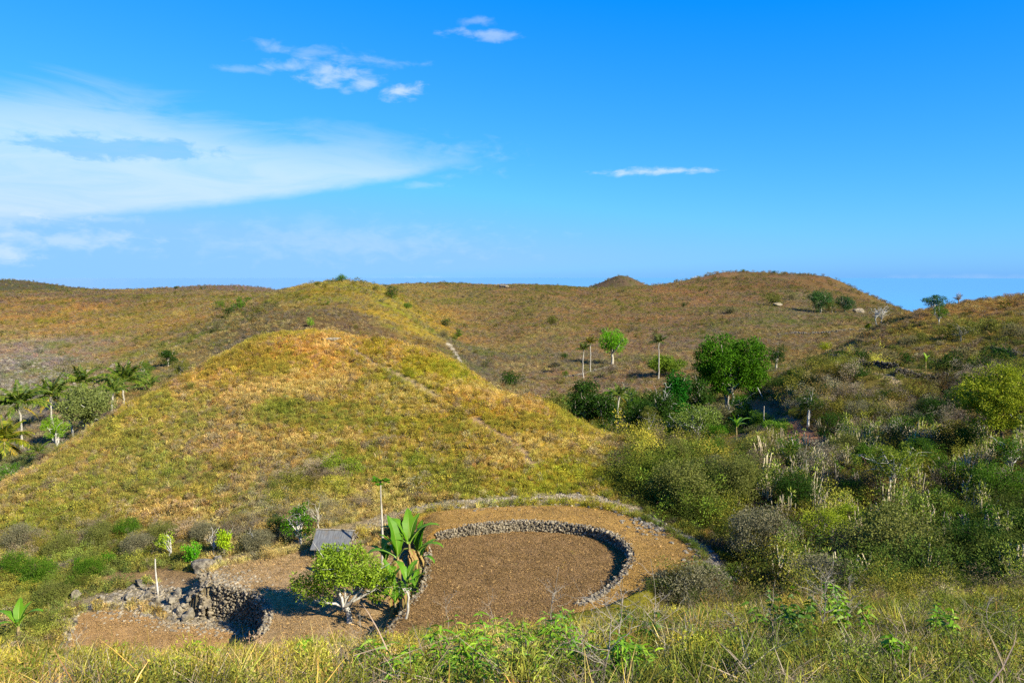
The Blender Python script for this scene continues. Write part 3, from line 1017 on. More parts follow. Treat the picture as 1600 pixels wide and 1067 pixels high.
# ---------------------------------------------------------------- dry-stone walls and rocks
PHI = (1 + 5 ** 0.5) / 2
ICO_V = unit(np.array([(-1, PHI, 0), (1, PHI, 0), (-1, -PHI, 0), (1, -PHI, 0), (0, -1, PHI), (0, 1, PHI), (0, -1, -PHI), (0, 1, -PHI), (PHI, 0, -1), (PHI, 0, 1), (-PHI, 0, -1), (-PHI, 0, 1)]))
ICO_F = np.array([(0, 11, 5), (0, 5, 1), (0, 1, 7), (0, 7, 10), (0, 10, 11), (1, 5, 9), (5, 11, 4), (11, 10, 2), (10, 7, 6), (7, 1, 8), (3, 9, 4), (3, 4, 2), (3, 2, 6), (3, 6, 8), (3, 8, 9), (4, 9, 5), (2, 4, 11), (6, 2, 10), (8, 6, 7), (9, 8, 1)])


def stone_verts(rng, rough=0.2):
    v = ICO_V * (1 + rng.normal(size=(12, 1)) * rough).clip(0.6, 1.45)
    v = np.sign(v) * np.abs(v) ** 0.8                    # blockier than a ball
    q = Euler(tuple(rng.uniform(0, 6.28, 3))).to_matrix()
    return v @ np.array(q).T


def ico_sub(v, f):
    v = list(map(tuple, v))
    cache, nf = {}, []

    def midp(a, b):
        k = (min(a, b), max(a, b))
        if k not in cache:
            m = (np.array(v[a]) + np.array(v[b])) / 2
            v.append(tuple(m / np.linalg.norm(m)))
            cache[k] = len(v) - 1
        return cache[k]
    for a, b, c in f:
        x, y, z = midp(a, b), midp(b, c), midp(c, a)
        nf += [(a, x, z), (b, y, x), (c, z, y), (x, y, z)]
    return np.array(v), np.array(nf)


ICO2 = ico_sub(ICO_V, ICO_F)
ICO3 = ico_sub(*ICO2)


def rock_mesh(name, seed, rough=0.35, col=(1, 1, 1)):
    rng = np.random.default_rng(seed)
    v, f = ICO3
    off = rng.uniform(-50, 50, 3)
    d = np.zeros(len(v))
    for sc, am in ((1.1, rough), (2.6, rough * 0.5), (6.0, rough * 0.22)):
        for ax in ((0, 1), (1, 2), (2, 0)):
            d += am * (vnoise(v[:, ax[0]] * sc + off[0], v[:, ax[1]] * sc + off[1], seed) - 0.5)
    w = v * (1 + d)[:, None]
    # broken flat faces
    for _ in range(7):
        nrm = unit(rng.normal(size=3))
        lim = rng.uniform(0.62, 0.95)
        over = np.maximum(w @ nrm - lim, 0)
        w = w - over[:, None] * nrm * 0.85
    return build_mesh(name, w, [f], np.array(col) * np.ones((len(v), 3)))


STONES = []
_rs = np.random.default_rng(5)
for i in range(8):
    me = build_mesh('stone', stone_verts(_rs), [ICO_F], np.ones((12, 3)) * _rs.uniform(0.75, 1.2))
    me.materials.append(M_WALL)
    STONES.append(me)


def resample(pts, step):
    p = np.array([(a, b) for a, b in pts], float)
    # smooth the corner points a little (Chaikin)
    for _ in range(2):
        q = [p[0]]
        for a, b in zip(p[:-1], p[1:]):
            q += [a * 0.75 + b * 0.25, a * 0.25 + b * 0.75]
        q.append(p[-1])
        p = np.array(q)
    seg = np.linalg.norm(np.diff(p, axis=0), axis=1)
    s = np.r_[0, np.cumsum(seg)]
    t = np.arange(0, s[-1], step)
    out = np.c_[np.interp(t, s, p[:, 0]), np.interp(t, s, p[:, 1])]
    tan = unit(np.gradient(out, axis=0))
    return out, tan


def stone_wall(name, label, line, z_bot, z_top, seed, size=0.12, thick=0.3, inset=0.0, fade=None, coping=True):
    """A dry-stone retaining wall along line: courses of small stones, larger stones laid along the top."""
    rng = np.random.default_rng(seed)
    pts, tan = resample(line, size * 0.92)
    zt = np.interp(np.linspace(0, 1, len(pts)), [f[0] for f in (fade or [(0, z_top), (1, z_top)])], [f[1] for f in (fade or [(0, z_top), (1, z_top)])])
    nrm = np.c_[tan[:, 1], -tan[:, 0]]
    root = thing(name, (float(pts[:, 0].mean()), float(pts[:, 1].mean()), z_bot), label, 'stone wall')
    org = np.array(root.location)
    mb = MB()
    for k in range(len(pts)):
        z = z_bot - 0.1
        while z < zt[k] - 0.05:
            hgt = size * rng.uniform(0.6, 1.0)
            for side in (-0.5, 0.5):
                off = side * thick + rng.normal() * 0.045 + inset
                c = np.array([*(pts[k] + nrm[k] * off + tan[k] * rng.normal() * 0.05), z + hgt / 2])
                v = stone_verts(rng) * np.array([size * 0.60, size * 0.60, hgt * 0.64]) * rng.uniform(0.6, 1.4)
                mb.add(v + c - org, ICO_F, np.ones(3) * rng.uniform(0.45, 1.25))
            z += hgt * 0.92
    # rubble hearting that closes the core between the two faces
    for k in range(0, len(pts) - 1):
        a, b = pts[k], pts[k + 1]
        for s1, s2 in ((-0.38, 0.38),):
            q = []
            for p, nn, zz in ((a, nrm[k], zt[k]), (b, nrm[k + 1], zt[k + 1])):
                for sd in (s1, s2):
                    q += [(*(p + nn * (sd * thick + inset)), z_bot - 0.15), (*(p + nn * (sd * thick + inset)), zz - 0.06)]
            q = np.array(q) - org
            mb.add(q, np.array([(0, 4, 5, 1), (2, 3, 7, 6), (1, 5, 7, 3)]), (0.7, 0.68, 0.66))
    st = mb.obj('wall_stones', M_WALL, root)
    tag(st, kind='stuff')
    if coping:
        n = 0
        for k in range(0, len(pts), 2):
            if n >= 140:
                break
            c = np.array([*(pts[k] + nrm[k] * (rng.normal() * 0.09 + inset)), zt[k] + 0.0]) - org
            o = link('stone', STONES[int(rng.integers(8))], root, tuple(c), tuple(rng.uniform(0, 6.28, 3)))
            o.scale = (size * rng.uniform(0.4, 0.8), size * rng.uniform(0.4, 0.8), size * rng.uniform(0.3, 0.55))
            n += 1
    return root


stone_wall('stone_wall', 'pale dry-stone wall curving round the back and right of the large brown field', ARC, Z_FLOOR, Z_BENCH + 0.06, 11, 0.10, 0.24, 0.0, [(0, Z_FLOOR + 0.12), (0.10, Z_FLOOR + 0.25), (0.22, Z_BENCH), (0.9, Z_BENCH + 0.05), (1, Z_BENCH - 0.2)])
stone_wall('stone_wall', 'short stone wall under the banana clump at the left edge of the field', LEFT_EDGE, Z_LEFT, Z_FLOOR - 0.02, 12, 0.12, 0.2)
stone_wall('stone_wall', 'tall curved stone wall with a dark shaded end below the leafy tree terrace', NOTCH[:-1], Z_LOW, Z_LEFT + 0.03, 13, 0.105, 0.24)
W4 = [plane_pt(px, py, Z_LOW) for px, py in ((121, 957), (114, 968), (108, 985), (100, 1008), (90, 1022))]
stone_wall('stone_wall', 'low crumbling stone wall at the lower left beside the corner banana', W4, Z_LOW - 0.9, Z_LOW + 0.08, 14, 0.14, 0.3)
W5 = [plane_pt(px, py, z) for px, py, z in ((318, 898, -16.2), (321, 914, -16.5), (323, 935, -17.0), (322, 955, -17.5))]
stone_wall('stone_wall', 'broken stone wall running downhill beside the rocky outcrop', W5, -18.0, -16.4, 15, 0.14, 0.4, 0, [(0, -16.0), (0.5, -16.5), (1, -17.3)])


def ground_wall(name, label, px_pts, hgt, seed, size=0.25, gain=1.0):  # a low gain paints shade into the stones
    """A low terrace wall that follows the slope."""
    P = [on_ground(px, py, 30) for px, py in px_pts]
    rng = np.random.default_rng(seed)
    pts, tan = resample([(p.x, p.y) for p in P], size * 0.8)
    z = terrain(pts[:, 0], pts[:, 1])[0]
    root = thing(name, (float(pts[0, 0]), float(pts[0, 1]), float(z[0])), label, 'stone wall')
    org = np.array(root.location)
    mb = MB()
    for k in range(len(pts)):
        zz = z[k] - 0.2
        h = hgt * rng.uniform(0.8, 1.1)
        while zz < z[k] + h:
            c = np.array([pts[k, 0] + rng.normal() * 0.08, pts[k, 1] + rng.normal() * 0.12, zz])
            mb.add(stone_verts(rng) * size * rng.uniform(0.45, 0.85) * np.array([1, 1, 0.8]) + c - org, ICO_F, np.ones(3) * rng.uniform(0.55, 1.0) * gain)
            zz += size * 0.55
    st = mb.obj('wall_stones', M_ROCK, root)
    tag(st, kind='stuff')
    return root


ground_wall('terrace_wall', 'long low stone terrace wall with painted-in shade on the right slope', [(1296, 566), (1330, 572), (1370, 578), (1405, 582)], 1.1, 21, 0.2, 0.5)  # darkened, like the next two, to stand for the bank's shade
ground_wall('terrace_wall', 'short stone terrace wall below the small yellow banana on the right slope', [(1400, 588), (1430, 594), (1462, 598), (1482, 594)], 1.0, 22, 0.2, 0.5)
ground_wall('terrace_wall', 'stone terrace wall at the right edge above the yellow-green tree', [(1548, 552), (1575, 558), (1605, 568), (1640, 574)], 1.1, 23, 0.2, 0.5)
ground_wall('terrace_wall', 'pale stone line crossing the far hillside right of the big tree', [(1215, 524), (1260, 522), (1310, 519), (1355, 516)], 0.4, 24, 0.5)
ground_wall('terrace_wall', 'low pale stone line on the far slope behind the two slender palms', [(880, 590), (920, 583), (950, 575)], 0.35, 25, 0.35)


def boulder(name, label, pos, size, seed, col=(1, 1, 1), sink=0.25, group=None, parent=None):
    me = rock_mesh(name, seed, 0.5, col)
    me.materials.append(M_ROCK)
    o = link(name, me, None, (pos.x, pos.y, pos.z + size[2] * (1 - sink) * 0.6), (0, 0, seed * 1.3))
    o.scale = size
    return tag(o, label, 'boulder', group)


boulder('boulder', 'smooth grey boulder, the larger of the pair above the tan terrace', on_ground(320, 889, 30), (0.62, 0.5, 0.5), 3)
boulder('boulder', 'grey boulder, the smaller and rear of the pair above the tan terrace', on_ground(339, 884, 30), (0.42, 0.4, 0.55), 4)
boulder('boulder', 'white limestone slab lying on the crest of the grassy mound', on_ground(516, 531, 60), (1.1, 0.7, 0.18), 5, (1.5, 1.45, 1.35))
boulder('boulder', 'lone pale rock in the dry grass left of the bare pole', on_ground(118, 933, 30), (0.35, 0.3, 0.3), 6)
boulder('boulder', 'white rock face showing below the far trees on the right hill', on_ground(1342, 489, 200), (2.4, 1.2, 1.2), 7, (1.7, 1.6, 1.45))
boulder('boulder', 'pale rocks below the scrub on the far right hill', on_ground(1215, 478, 200), (3.2, 2.0, 1.2), 8, (1.4, 1.35, 1.2))
boulder('boulder', 'flat pale rock on the skyline of the far middle ridge', on_ground(787, 449, 200), (4.0, 1.6, 0.9), 9, (1.5, 1.45, 1.35))

# rocky outcrop between the two terraces: separate rocks
orng = np.random.default_rng(33)
root = thing('rock_outcrop', on_ground(260, 930, 30), 'broad outcrop of weathered grey rock below the bare white pole', 'rock outcrop')
ROCKS = [rock_mesh('rock', 50 + i, 0.9) for i in range(7)]
for me in ROCKS:
    me.materials.append(M_ROCK)
spots_rock = [(198, 938, .55), (212, 946, .4), (188, 950, .35), (226, 935, .5), (240, 950, .5), (248, 938, .35), (258, 955, .5), (270, 945, .55), (282, 958, .45), (292, 948, .5), (300, 962, .35), (300, 935, .35), (220, 915, .3), (205, 920, .35), (232, 962, .35), (262, 925, .3), (180, 930, .35), (170, 945, .3), (276, 930, .3), (150, 955, .25), (288, 970, .3), (248, 968, .35), (270, 968, .3), (215, 960, .3), (160, 935, .3), (236, 922, .3)]
for (px, py, s) in spots_rock:
    p = on_ground(px, py, 30)
    o = link('rock', ROCKS[int(orng.integers(7))], root, tuple(p - root.location), tuple(orng.uniform(-0.5, 0.5, 3) + np.array([0, 0, orng.uniform(0, 6.28)])))
    o.scale = (s * orng.uniform(0.55, 1.0), s * orng.uniform(0.5, 0.8), s * orng.uniform(0.35, 0.75))


def rubble(name, label, pts, size, seed, mat=M_ROCK, gain=1.0):
    rng = np.random.default_rng(seed)
    mb = MB()
    for p in pts:
        s = size * rng.uniform(0.45, 1.3)
        mb.add(stone_verts(rng) * s * np.array([1, 1, 0.7]) + np.array(p), ICO_F, np.ones(3) * rng.uniform(0.7, 1.25) * gain)
    return tag(mb.obj(name, mat), label, None, None, 'stuff')


def along(px_pts, n, spread, lo=30.0, seed=0):
    rng = np.random.default_rng(seed)
    P = [on_ground(px, py, lo) for px, py in px_pts]
    out = []
    for _ in range(n):
        t = rng.random() * (len(P) - 1)
        i = int(t)
        q = P[i].lerp(P[i + 1], t - i)
        x_, y_ = q.x + rng.normal() * spread, q.y + rng.normal() * spread
        out.append((x_, y_))
    a = np.array(out)
    z = terrain(a[:, 0], a[:, 1])[0]
    return np.c_[a, z]


rubble('rubble', 'pale loose stones along the foot of the mound behind the field', along([(600, 815), (660, 797), (720, 789), (800, 785), (880, 783), (940, 788), (980, 798)], 2200, 0.7, 30, 1), 0.10, 1, M_WALL, 1.2)
rubble('rubble', 'grey stony bank at the right end of the field under the bushes', along([(985, 803), (1030, 825), (1075, 848), (1110, 875), (1120, 895)], 900, 0.75, 30, 2), 0.11, 2)
rubble('rubble', 'small stones scattered over the rocky outcrop', along([(170, 945), (220, 935), (270, 950), (320, 945), (370, 960)], 1300, 0.9, 30, 3), 0.09, 3, M_WALL)
rubble('rubble', 'pale stones strewn over the bare slope at the far left', along([(-20, 560), (20, 575), (60, 585), (110, 588), (0, 600), (60, 610), (120, 600)], 900, 7.0, 120, 4), 0.42, 4, M_ROCK)
rubble('rubble', 'loose stones at the foot of the tall curved wall', along([(345, 978), (370, 985), (390, 992)], 120, 0.3, 30, 5), 0.08, 5, M_WALL)
# fallen stalks and clods on the dug soil
sp = np.random.default_rng(9)

# ---------------------------------------------------------------- the hut
hp = on_ground(524, 866, 30)
hut = thing('field_hut', (hp.x, hp.y, hp.z), 'small field hut with a grey sloping roof and open stick gable', 'hut', None, math.radians(-6))
M_ROOF, n = new_mat('grey_thatch')
tcn = n.node('ShaderNodeTexCoord')
mp = n.node('ShaderNodeMapping')
mp.inputs['Scale'].default_value = (14, 1.2, 1.2)
n.t.links.new(tcn.outputs['Object'], mp.inputs[0])
f = n.noise(mp.outputs[0], 1.6, 5, 0.7)
f2 = n.noise(tcn.outputs['Object'], 3.0, 4, 0.6)
c = n.mix(n.smooth(f, 0.3, 0.7), (*S(92, 92, 92), 1), (*S(132, 131, 128), 1))
c = n.mix(n.smooth(f2, 0.5, 0.75), c, (*S(120, 108, 92), 1))
finish(n, c, 0.85, bump=f, bump_d=0.01, bump_s=0.3)
HL, HR, HE, HD = 2.2, 1.42, 0.62, 1.15         # roof length, ridge height, eave height, half depth
hr = np.random.default_rng(2)
for sgn in (-1, 1):
    for k in range(6):
        x0, x1 = -HL / 2 + HL * k / 6 + 0.004, -HL / 2 + HL * (k + 1) / 6 - 0.004
        dz = hr.normal() * 0.004
        dip = hr.normal() * 0.006
        v = []
        for (yy, zz) in ((0.0, HR), (sgn * HD * 0.5, (HR + HE) / 2 - 0.03 + dip * 0.3), (sgn * (HD + hr.normal() * 0.03), HE + dip)):
            for xx in (x0, (x0 + x1) / 2, x1):
                b = 0.002 if xx not in (x0, x1) else 0.0
                v += [(xx, yy, zz + dz + b), (xx, yy, zz + dz + b - 0.035)]
        v = np.array(v).reshape(3, 3, 2, 3)
        idx = np.arange(18).reshape(3, 3, 2)
        fc = []
        for i in range(2):
            for j in range(2):
                fc.append((idx[i, j, 0], idx[i, j + 1, 0], idx[i + 1, j + 1, 0], idx[i + 1, j, 0]))
                fc.append((idx[i, j, 1], idx[i + 1, j, 1], idx[i + 1, j + 1, 1], idx[i, j + 1, 1]))
        for i in range(2):
            fc.append((idx[i, 0, 0], idx[i + 1, 0, 0], idx[i + 1, 0, 1], idx[i, 0, 1]))
            fc.append((idx[i, 2, 0], idx[i, 2, 1], idx[i + 1, 2, 1], idx[i + 1, 2, 0]))
        for j in range(2):
            fc.append((idx[2, j, 0], idx[2, j + 1, 0], idx[2, j + 1, 1], idx[2, j, 1]))
        mb = MB()
        mb.add(v.reshape(-1, 3), np.array(fc))
        mb.obj('roof_sheet', M_ROOF, hut)
mb = MB()
tube(mb, [(-HL / 2 - 0.05, 0, HR + 0.02), (0, 0, HR + 0.035), (HL / 2 + 0.12, 0, HR + 0.02)], [0.045] * 3, 6)
mb.obj('ridge_pole', M_TWIG, hut)
for (xx, yy, top) in ((-0.95, -0.85, 0.76), (0.95, -0.85, 0.76), (-0.95, 0.85, 0.76), (0.95, 0.85, 0.76), (0.95, 0.0, HR - 0.03), (-0.95, 0.0, HR - 0.03)):
    mb = MB()
    tube(mb, bent((xx, yy, -0.3), (xx + hr.normal() * 0.03, yy, top), hr, 0.03), np.linspace(0.045, 0.035, 5), 6)
    mb.obj('post', M_TWIG, hut)
for (a, b) in (((1.0, -0.9, 0.68), (1.08, 0.02, HR)), ((1.0, 0.9, 0.68), (1.08, -0.02, HR)), ((1.02, -0.75, 0.86), (1.02, 0.75, 0.9)), ((1.02, -0.5, 0.2), (1.03, -0.1, 1.28)), ((1.02, 0.45, 0.2), (1.03, 0.15, 1.24)), ((1.02, -0.8, 0.35), (1.02, 0.6, 1.1)), ((1.06, -0.3, 0.9), (1.3, -0.2, 1.3)), ((1.06, 0.3, 0.9), (1.28, 0.4, 1.25))):
    mb = MB()
    tube(mb, bent(a, b, hr, 0.03), np.linspace(0.03, 0.02, 5), 5)
    mb.obj('gable_stick', M_TWIG, hut)
for k in range(9):
    mb = MB()
    zz = 0.08 + k * 0.085
    tube(mb, bent((-0.98, 0.86, zz), (0.98, 0.86, zz + hr.normal() * 0.02), hr, 0.01), [0.03] * 5, 5)
    mb.obj('wall_pole', M_BARK_D, hut)

# ---------------------------------------------------------------- poles
def pole(name, label, base, top_off, r, mat=M_BARK_W, cat='pole', group=None):
    rng = np.random.default_rng(int(abs(base.x) * 10) + 1)
    root = link(name, None)
    COL.objects.unlink(root)
    bpy.data.objects.remove(root)
    mb = MB()
    pts = bent((0, 0, -0.25), top_off, rng, 0.02, 6)
    tube(mb, pts, np.linspace(r * 1.15, r * 0.7, 6), 8)
    return tag(mb.obj(name, mat, None, base, True), label, cat, group)


pole('wooden_pole', 'bare white wooden pole leaning on the rocky terrace edge', on_ground(248, 929, 30), (-0.12, 0.0, 2.05), 0.05)
pole('wooden_post', 'pale cut trunk standing beside the red path', on_ground(1263, 670, 60), (0.0, 0, 1.9), 0.12)
pole('wooden_post', 'thin pale dead trunk standing in the dark scrub below the yellow-green tree', on_ground(1535, 703, 40), (0.05, 0, 2.1), 0.07)
pole('leaning_pole', 'pale pole leaning against the right side of the big tree', on_ground(1193, 622, 80), (-0.9, 0.2, 1.6), 0.07)
pole('wooden_post', 'grey post under the right side of the big green tree', on_ground(1177, 618, 80), (0.0, 0, 1.3), 0.09, M_TWIG)
pole('wooden_post', 'slim pale trunk standing in bushes right of the valley banana', on_ground(1193, 672, 60), (0.0, 0, 2.6), 0.06, M_BARK)

# ---------------------------------------------------------------- trees, palms, bananas
G_BRIGHT = (S(96, 146, 18), S(146, 182, 32))
G_MID = (S(62, 98, 16), S(104, 138, 30))
G_DARK = (S(36, 64, 12), S(66, 98, 20))
G_VIVID = (S(54, 100, 8), S(100, 146, 18))
G_OLIVE = (S(92, 96, 34), S(138, 136, 58))
G_YEL = (S(132, 146, 18), S(182, 184, 40))
G_DRY = (S(140, 124, 84), S(190, 170, 124))
G_GREY = (S(106, 100, 62), S(148, 138, 92))


def tree(name, label, pos, h, rx, ry, rz, zc, cols, n_clump=26, n_leaf=70, clump_r=0.4, leaf=0.16, lw=0.09, trunk=0.12, bark=None, seed=1, fork=0.35, n_limb=7,
         cat='tree', group=None, lean=(0, 0), lobes=None, mat=None, flat=0.8, limb_parts=False, bare=0, shell=0.35, trunks=1, droop=0.25):
    """Tapered trunk with limbs, and a crown of leaf clumps with gaps between them."""
    rng = np.random.default_rng(seed)
    bark = bark or M_BARK
    root = thing(name, (pos.x, pos.y, pos.z), label, cat, group)
    lobes = lobes or [(0, 0, zc, rx, ry, rz)]
    vol = np.array([a[3] * a[4] * a[5] for a in lobes])
    cs = []
    for _ in range(n_clump):
        l = lobes[int(rng.choice(len(lobes), p=vol / vol.sum()))]
        d = unit(rng.normal(size=3))
        rr = rng.random() ** 0.42
        cs.append((l[0] + d[0] * rr * l[3], l[1] + d[1] * rr * l[4], max(l[2] + d[2] * rr * l[5], h * 0.12)))
    cs = np.array(cs)
    tb = MB()
    forks = []
    for k in range(trunks):
        o = (0, 0) if trunks == 1 else (rng.normal() * rx * 0.25, rng.normal() * ry * 0.15)
        top = np.array([lean[0] + o[0] * 1.5, lean[1] + o[1] * 1.5, h * fork])
        pts = bent((o[0], o[1], -0.25), top, rng, 0.06, 7)
        tube(tb, pts, trunk * np.array([1.35, 1.1, 1.0, 0.95, 0.88, 0.82, 0.75]) * (1 if trunks == 1 else 0.6), 8)
        forks.append(top)
    pick = rng.choice(len(cs), min(n_limb, len(cs)), replace=False)
    limb_b = []
    for k in pick:
        f0 = forks[int(rng.integers(len(forks)))]
        start = f0 - np.array([0, 0, rng.random() * h * fork * 0.3])
        end = cs[k]
        lp = bent(start, end, rng, 0.10, 6, sag=0.05 * h)
        lb = MB() if limb_parts else tb
        tube(lb, lp, np.linspace(trunk * 0.62, trunk * 0.14, 6), 6)
        for _ in range(3):
            t = rng.uniform(0.35, 0.9)
            q = lp[int(t * 5)]
            e = q + rng.normal(size=3) * np.array([rx, ry, rz]) * 0.35 + np.array([0, 0, rz * 0.2])
            tube(lb, bent(q, e, rng, 0.12, 4), np.linspace(trunk * 0.24, trunk * 0.05, 4), 4)
        if limb_parts:
            limb_b.append(lb)
    tb.obj('trunk', bark, root, smooth=True)
    for lb in limb_b:
        lb.obj('limb', bark, root, smooth=True)
    if bare < 1:
        cb = MB()
        keep = cs[rng.random(len(cs)) >= bare]
        blob_leaves(cb, rng, keep, clump_r * rng.uniform(0.7, 1.3, len(keep)), n_leaf, leaf, lw, cols[0], cols[1], shell, flat=flat, droop=droop)
        cb.obj('crown', mat or M_LEAF, root)
    return root


def mpp(p):
    return p.y / FPX


# --- near trees on the terraces
p = on_ground(547, 974, 28)
tree('leafy_tree', 'round-crowned tree with glossy lime green leaves and forked pale trunk before the hut', p, 3.6, 2.0, 1.8, 1.0, 2.35, (S(104, 138, 18), S(170, 190, 50)), 130, 74, 0.36, 0.165, 0.06, 0.13, M_BARK_W, 5, 0.26, 9,
     lobes=[(-0.1, 0, 2.7, 1.75, 1.5, 1.0), (-1.8, 0.1, 1.65, 1.05, 0.9, 0.7), (1.2, 0.1, 2.0, 0.95, 0.9, 0.85), (-0.5, 0.1, 3.0, 0.8, 0.8, 0.5)], limb_parts=True, mat=M_WAXY, lean=(-0.28, 0), flat=0.85)
for c in bpy.data.objects:
    pass
p = on_ground(470, 852, 30)
tree('small_tree', 'dark green small tree with crooked white branches left of the hut', p, 2.6, 1.3, 1.0, 1.1, 1.5, G_VIVID, 24, 60, 0.34, 0.13, 0.08, 0.09, M_BARK_W, 9, 0.2, 10, limb_parts=True, lobes=[(-0.75, 0, 1.3, 0.6, 0.6, 0.6), (0.1, 0, 1.9, 0.55, 0.6, 0.7), (0.3, 0, 0.75, 0.4, 0.5, 0.4)])
p = on_ground(497, 834, 30)
tree('bare_tree', 'thin leafless tree with grey forked branches just behind the hut', p, 2.3, 0.8, 0.6, 0.7, 1.6, G_OLIVE, 14, 10, 0.25, 0.12, 0.06, 0.05, M_BARK, 10, 0.3, 10, bare=0.6)
p = on_ground(300, 882, 30)
tree('green_shrub', 'vivid green upright bush above the grey boulders', p, 1.5, 0.42, 0.4, 0.75, 0.78, (S(70, 150, 16), S(120, 190, 30)), 22, 60, 0.22, 0.10, 0.07, 0.05, M_BARK, 11, 0.3, 5, cat='bush')
p = on_ground(350, 868, 30)
tree('green_shrub', 'tall yellow-green column-shaped shrub right of the vivid green bush', p, 1.85, 0.42, 0.4, 0.95, 1.0, (S(140, 176, 24), S(190, 206, 44)), 28, 55, 0.22, 0.12, 0.08, 0.05, M_BARK, 12, 0.3, 5, cat='bush')
p = on_ground(268, 872, 30)
tree('small_tree', 'yellow-green sapling with bent white stems left of the vivid green bush', p, 1.5, 0.75, 0.5, 0.5, 1.0, (S(140, 172, 30), S(190, 200, 60)), 14, 44, 0.26, 0.11, 0.07, 0.05, M_BARK_W, 13, 0.3, 7, lobes=[(-0.35, 0, 1.15, 0.4, 0.4, 0.35), (-0.65, 0.1, 0.95, 0.3, 0.3, 0.2)])
p = on_ground(335, 868, 30)
tree('bare_tree', 'leafless forked white sapling beside the yellow-green column shrub', p, 1.9, 0.8, 0.5, 0.6, 1.4, G_OLIVE, 10, 8, 0.25, 0.1, 0.05, 0.05, M_BARK_W, 14, 0.3, 8, bare=1)
p = on_ground(392, 852, 30)
tree('bare_tree', 'leaning white dead sapling in scrub left of the hut', p, 1.2, 0.5, 0.4, 0.4, 0.8, G_OLIVE, 10, 8, 0.25, 0.1, 0.05, 0.05, M_BARK_W, 15, 0.3, 6, bare=0.7, lean=(0.3, 0))
for i, (px, py, lab) in enumerate(((168, 886, 'small vivid green bush low in the scrub left of the pole'), (126, 893, 'small bright green bush at the left foot of the mound'), (110, 922, 'low dark green bush above the lower left terrace'))):
    tree('green_shrub', lab, on_ground(px, py, 30), 0.9, 0.45, 0.4, 0.4, 0.45, G_VIVID, 12, 60, 0.2, 0.09, 0.06, 0.04, M_BARK_D, 16 + i, 0.3, 4, cat='bush')
p = on_ground(538, 742, 40)
tree('feathery_shrub', 'wide feathery green bush alone on the lower face of the mound', p, 2.0, 1.7, 1.3, 0.75, 0.95, (S(110, 134, 30), S(156, 170, 52)), 34, 70, 0.42, 0.12, 0.05, 0.06, M_BARK_D, 21, 0.25, 7, cat='bush', flat=0.6)
p = on_ground(632, 966, 28)
tree('young_papaya', 'young papaya with a bare white stem right of the leafy tree', p, 1.6, 0.45, 0.45, 0.25, 1.45, G_MID, 6, 20, 0.22, 0.2, 0.1, 0.055, M_BARK_W, 22, 0.85, 4)


def star_crown(mb, rng, ctr, n, L, w, cols):
    """Papaya head: long stalks, each with a fan of lobes."""
    for k in range(n):
        a = k * 2.4 + rng.normal() * 0.2
        up = rng.uniform(-0.15, 0.75)
        d = unit(np.array([math.cos(a), math.sin(a), up]))
        e = ctr + d * L
        tube(mb, [ctr, (ctr + e) / 2 + np.array([0, 0, 0.04]), e], [0.014, 0.011, 0.008], 3, cols[0], False)
        m = 7
        side = unit(np.cross(d, (0, 0, 1)))
        ang = np.linspace(-1.9, 1.9, m)
        ax = np.cos(ang)[:, None] * d + np.sin(ang)[:, None] * side + np.array([0, 0, -0.25])
        leaves(mb, rng, np.repeat(e[None], m, 0), ax, np.full(m, w), np.full(m, w * 0.42), leaf_colors(rng, m, *cols), 0.1)


def papaya(label, pos, h, L, w, cols, seed, r=0.07):
    rng = np.random.default_rng(seed)
    root = thing('papaya_tree', (pos.x, pos.y, pos.z), label, 'papaya tree')
    mb = MB()
    tube(mb, bent((0, 0, -0.2), (rng.normal() * 0.05, 0, h), rng, 0.015, 7), np.linspace(r * 1.3, r * 0.6, 7), 8)
    mb.obj('trunk', M_BARK, root, smooth=True)
    mb = MB()
    star_crown(mb, rng, np.array([0, 0, h]), 13, L, w, cols)
    mb.obj('crown', M_LEAF, root)
    return root


pp = at(593, 43.2)
hh = ray(593, 752)[1] * pp.y - pp.z
papaya('tall papaya with a very thin pale trunk and small round green head behind the bananas', pp, hh, 0.34, 0.26, G_VIVID, 31, 0.065)
p = on_ground(955, 668, 60)
papaya('slim papaya-like tree with a tall straight trunk by the foot of the mound', Vector((p.x, p.y, p.z)), 5.0, 0.7, 0.6, G_MID, 32, 0.12)


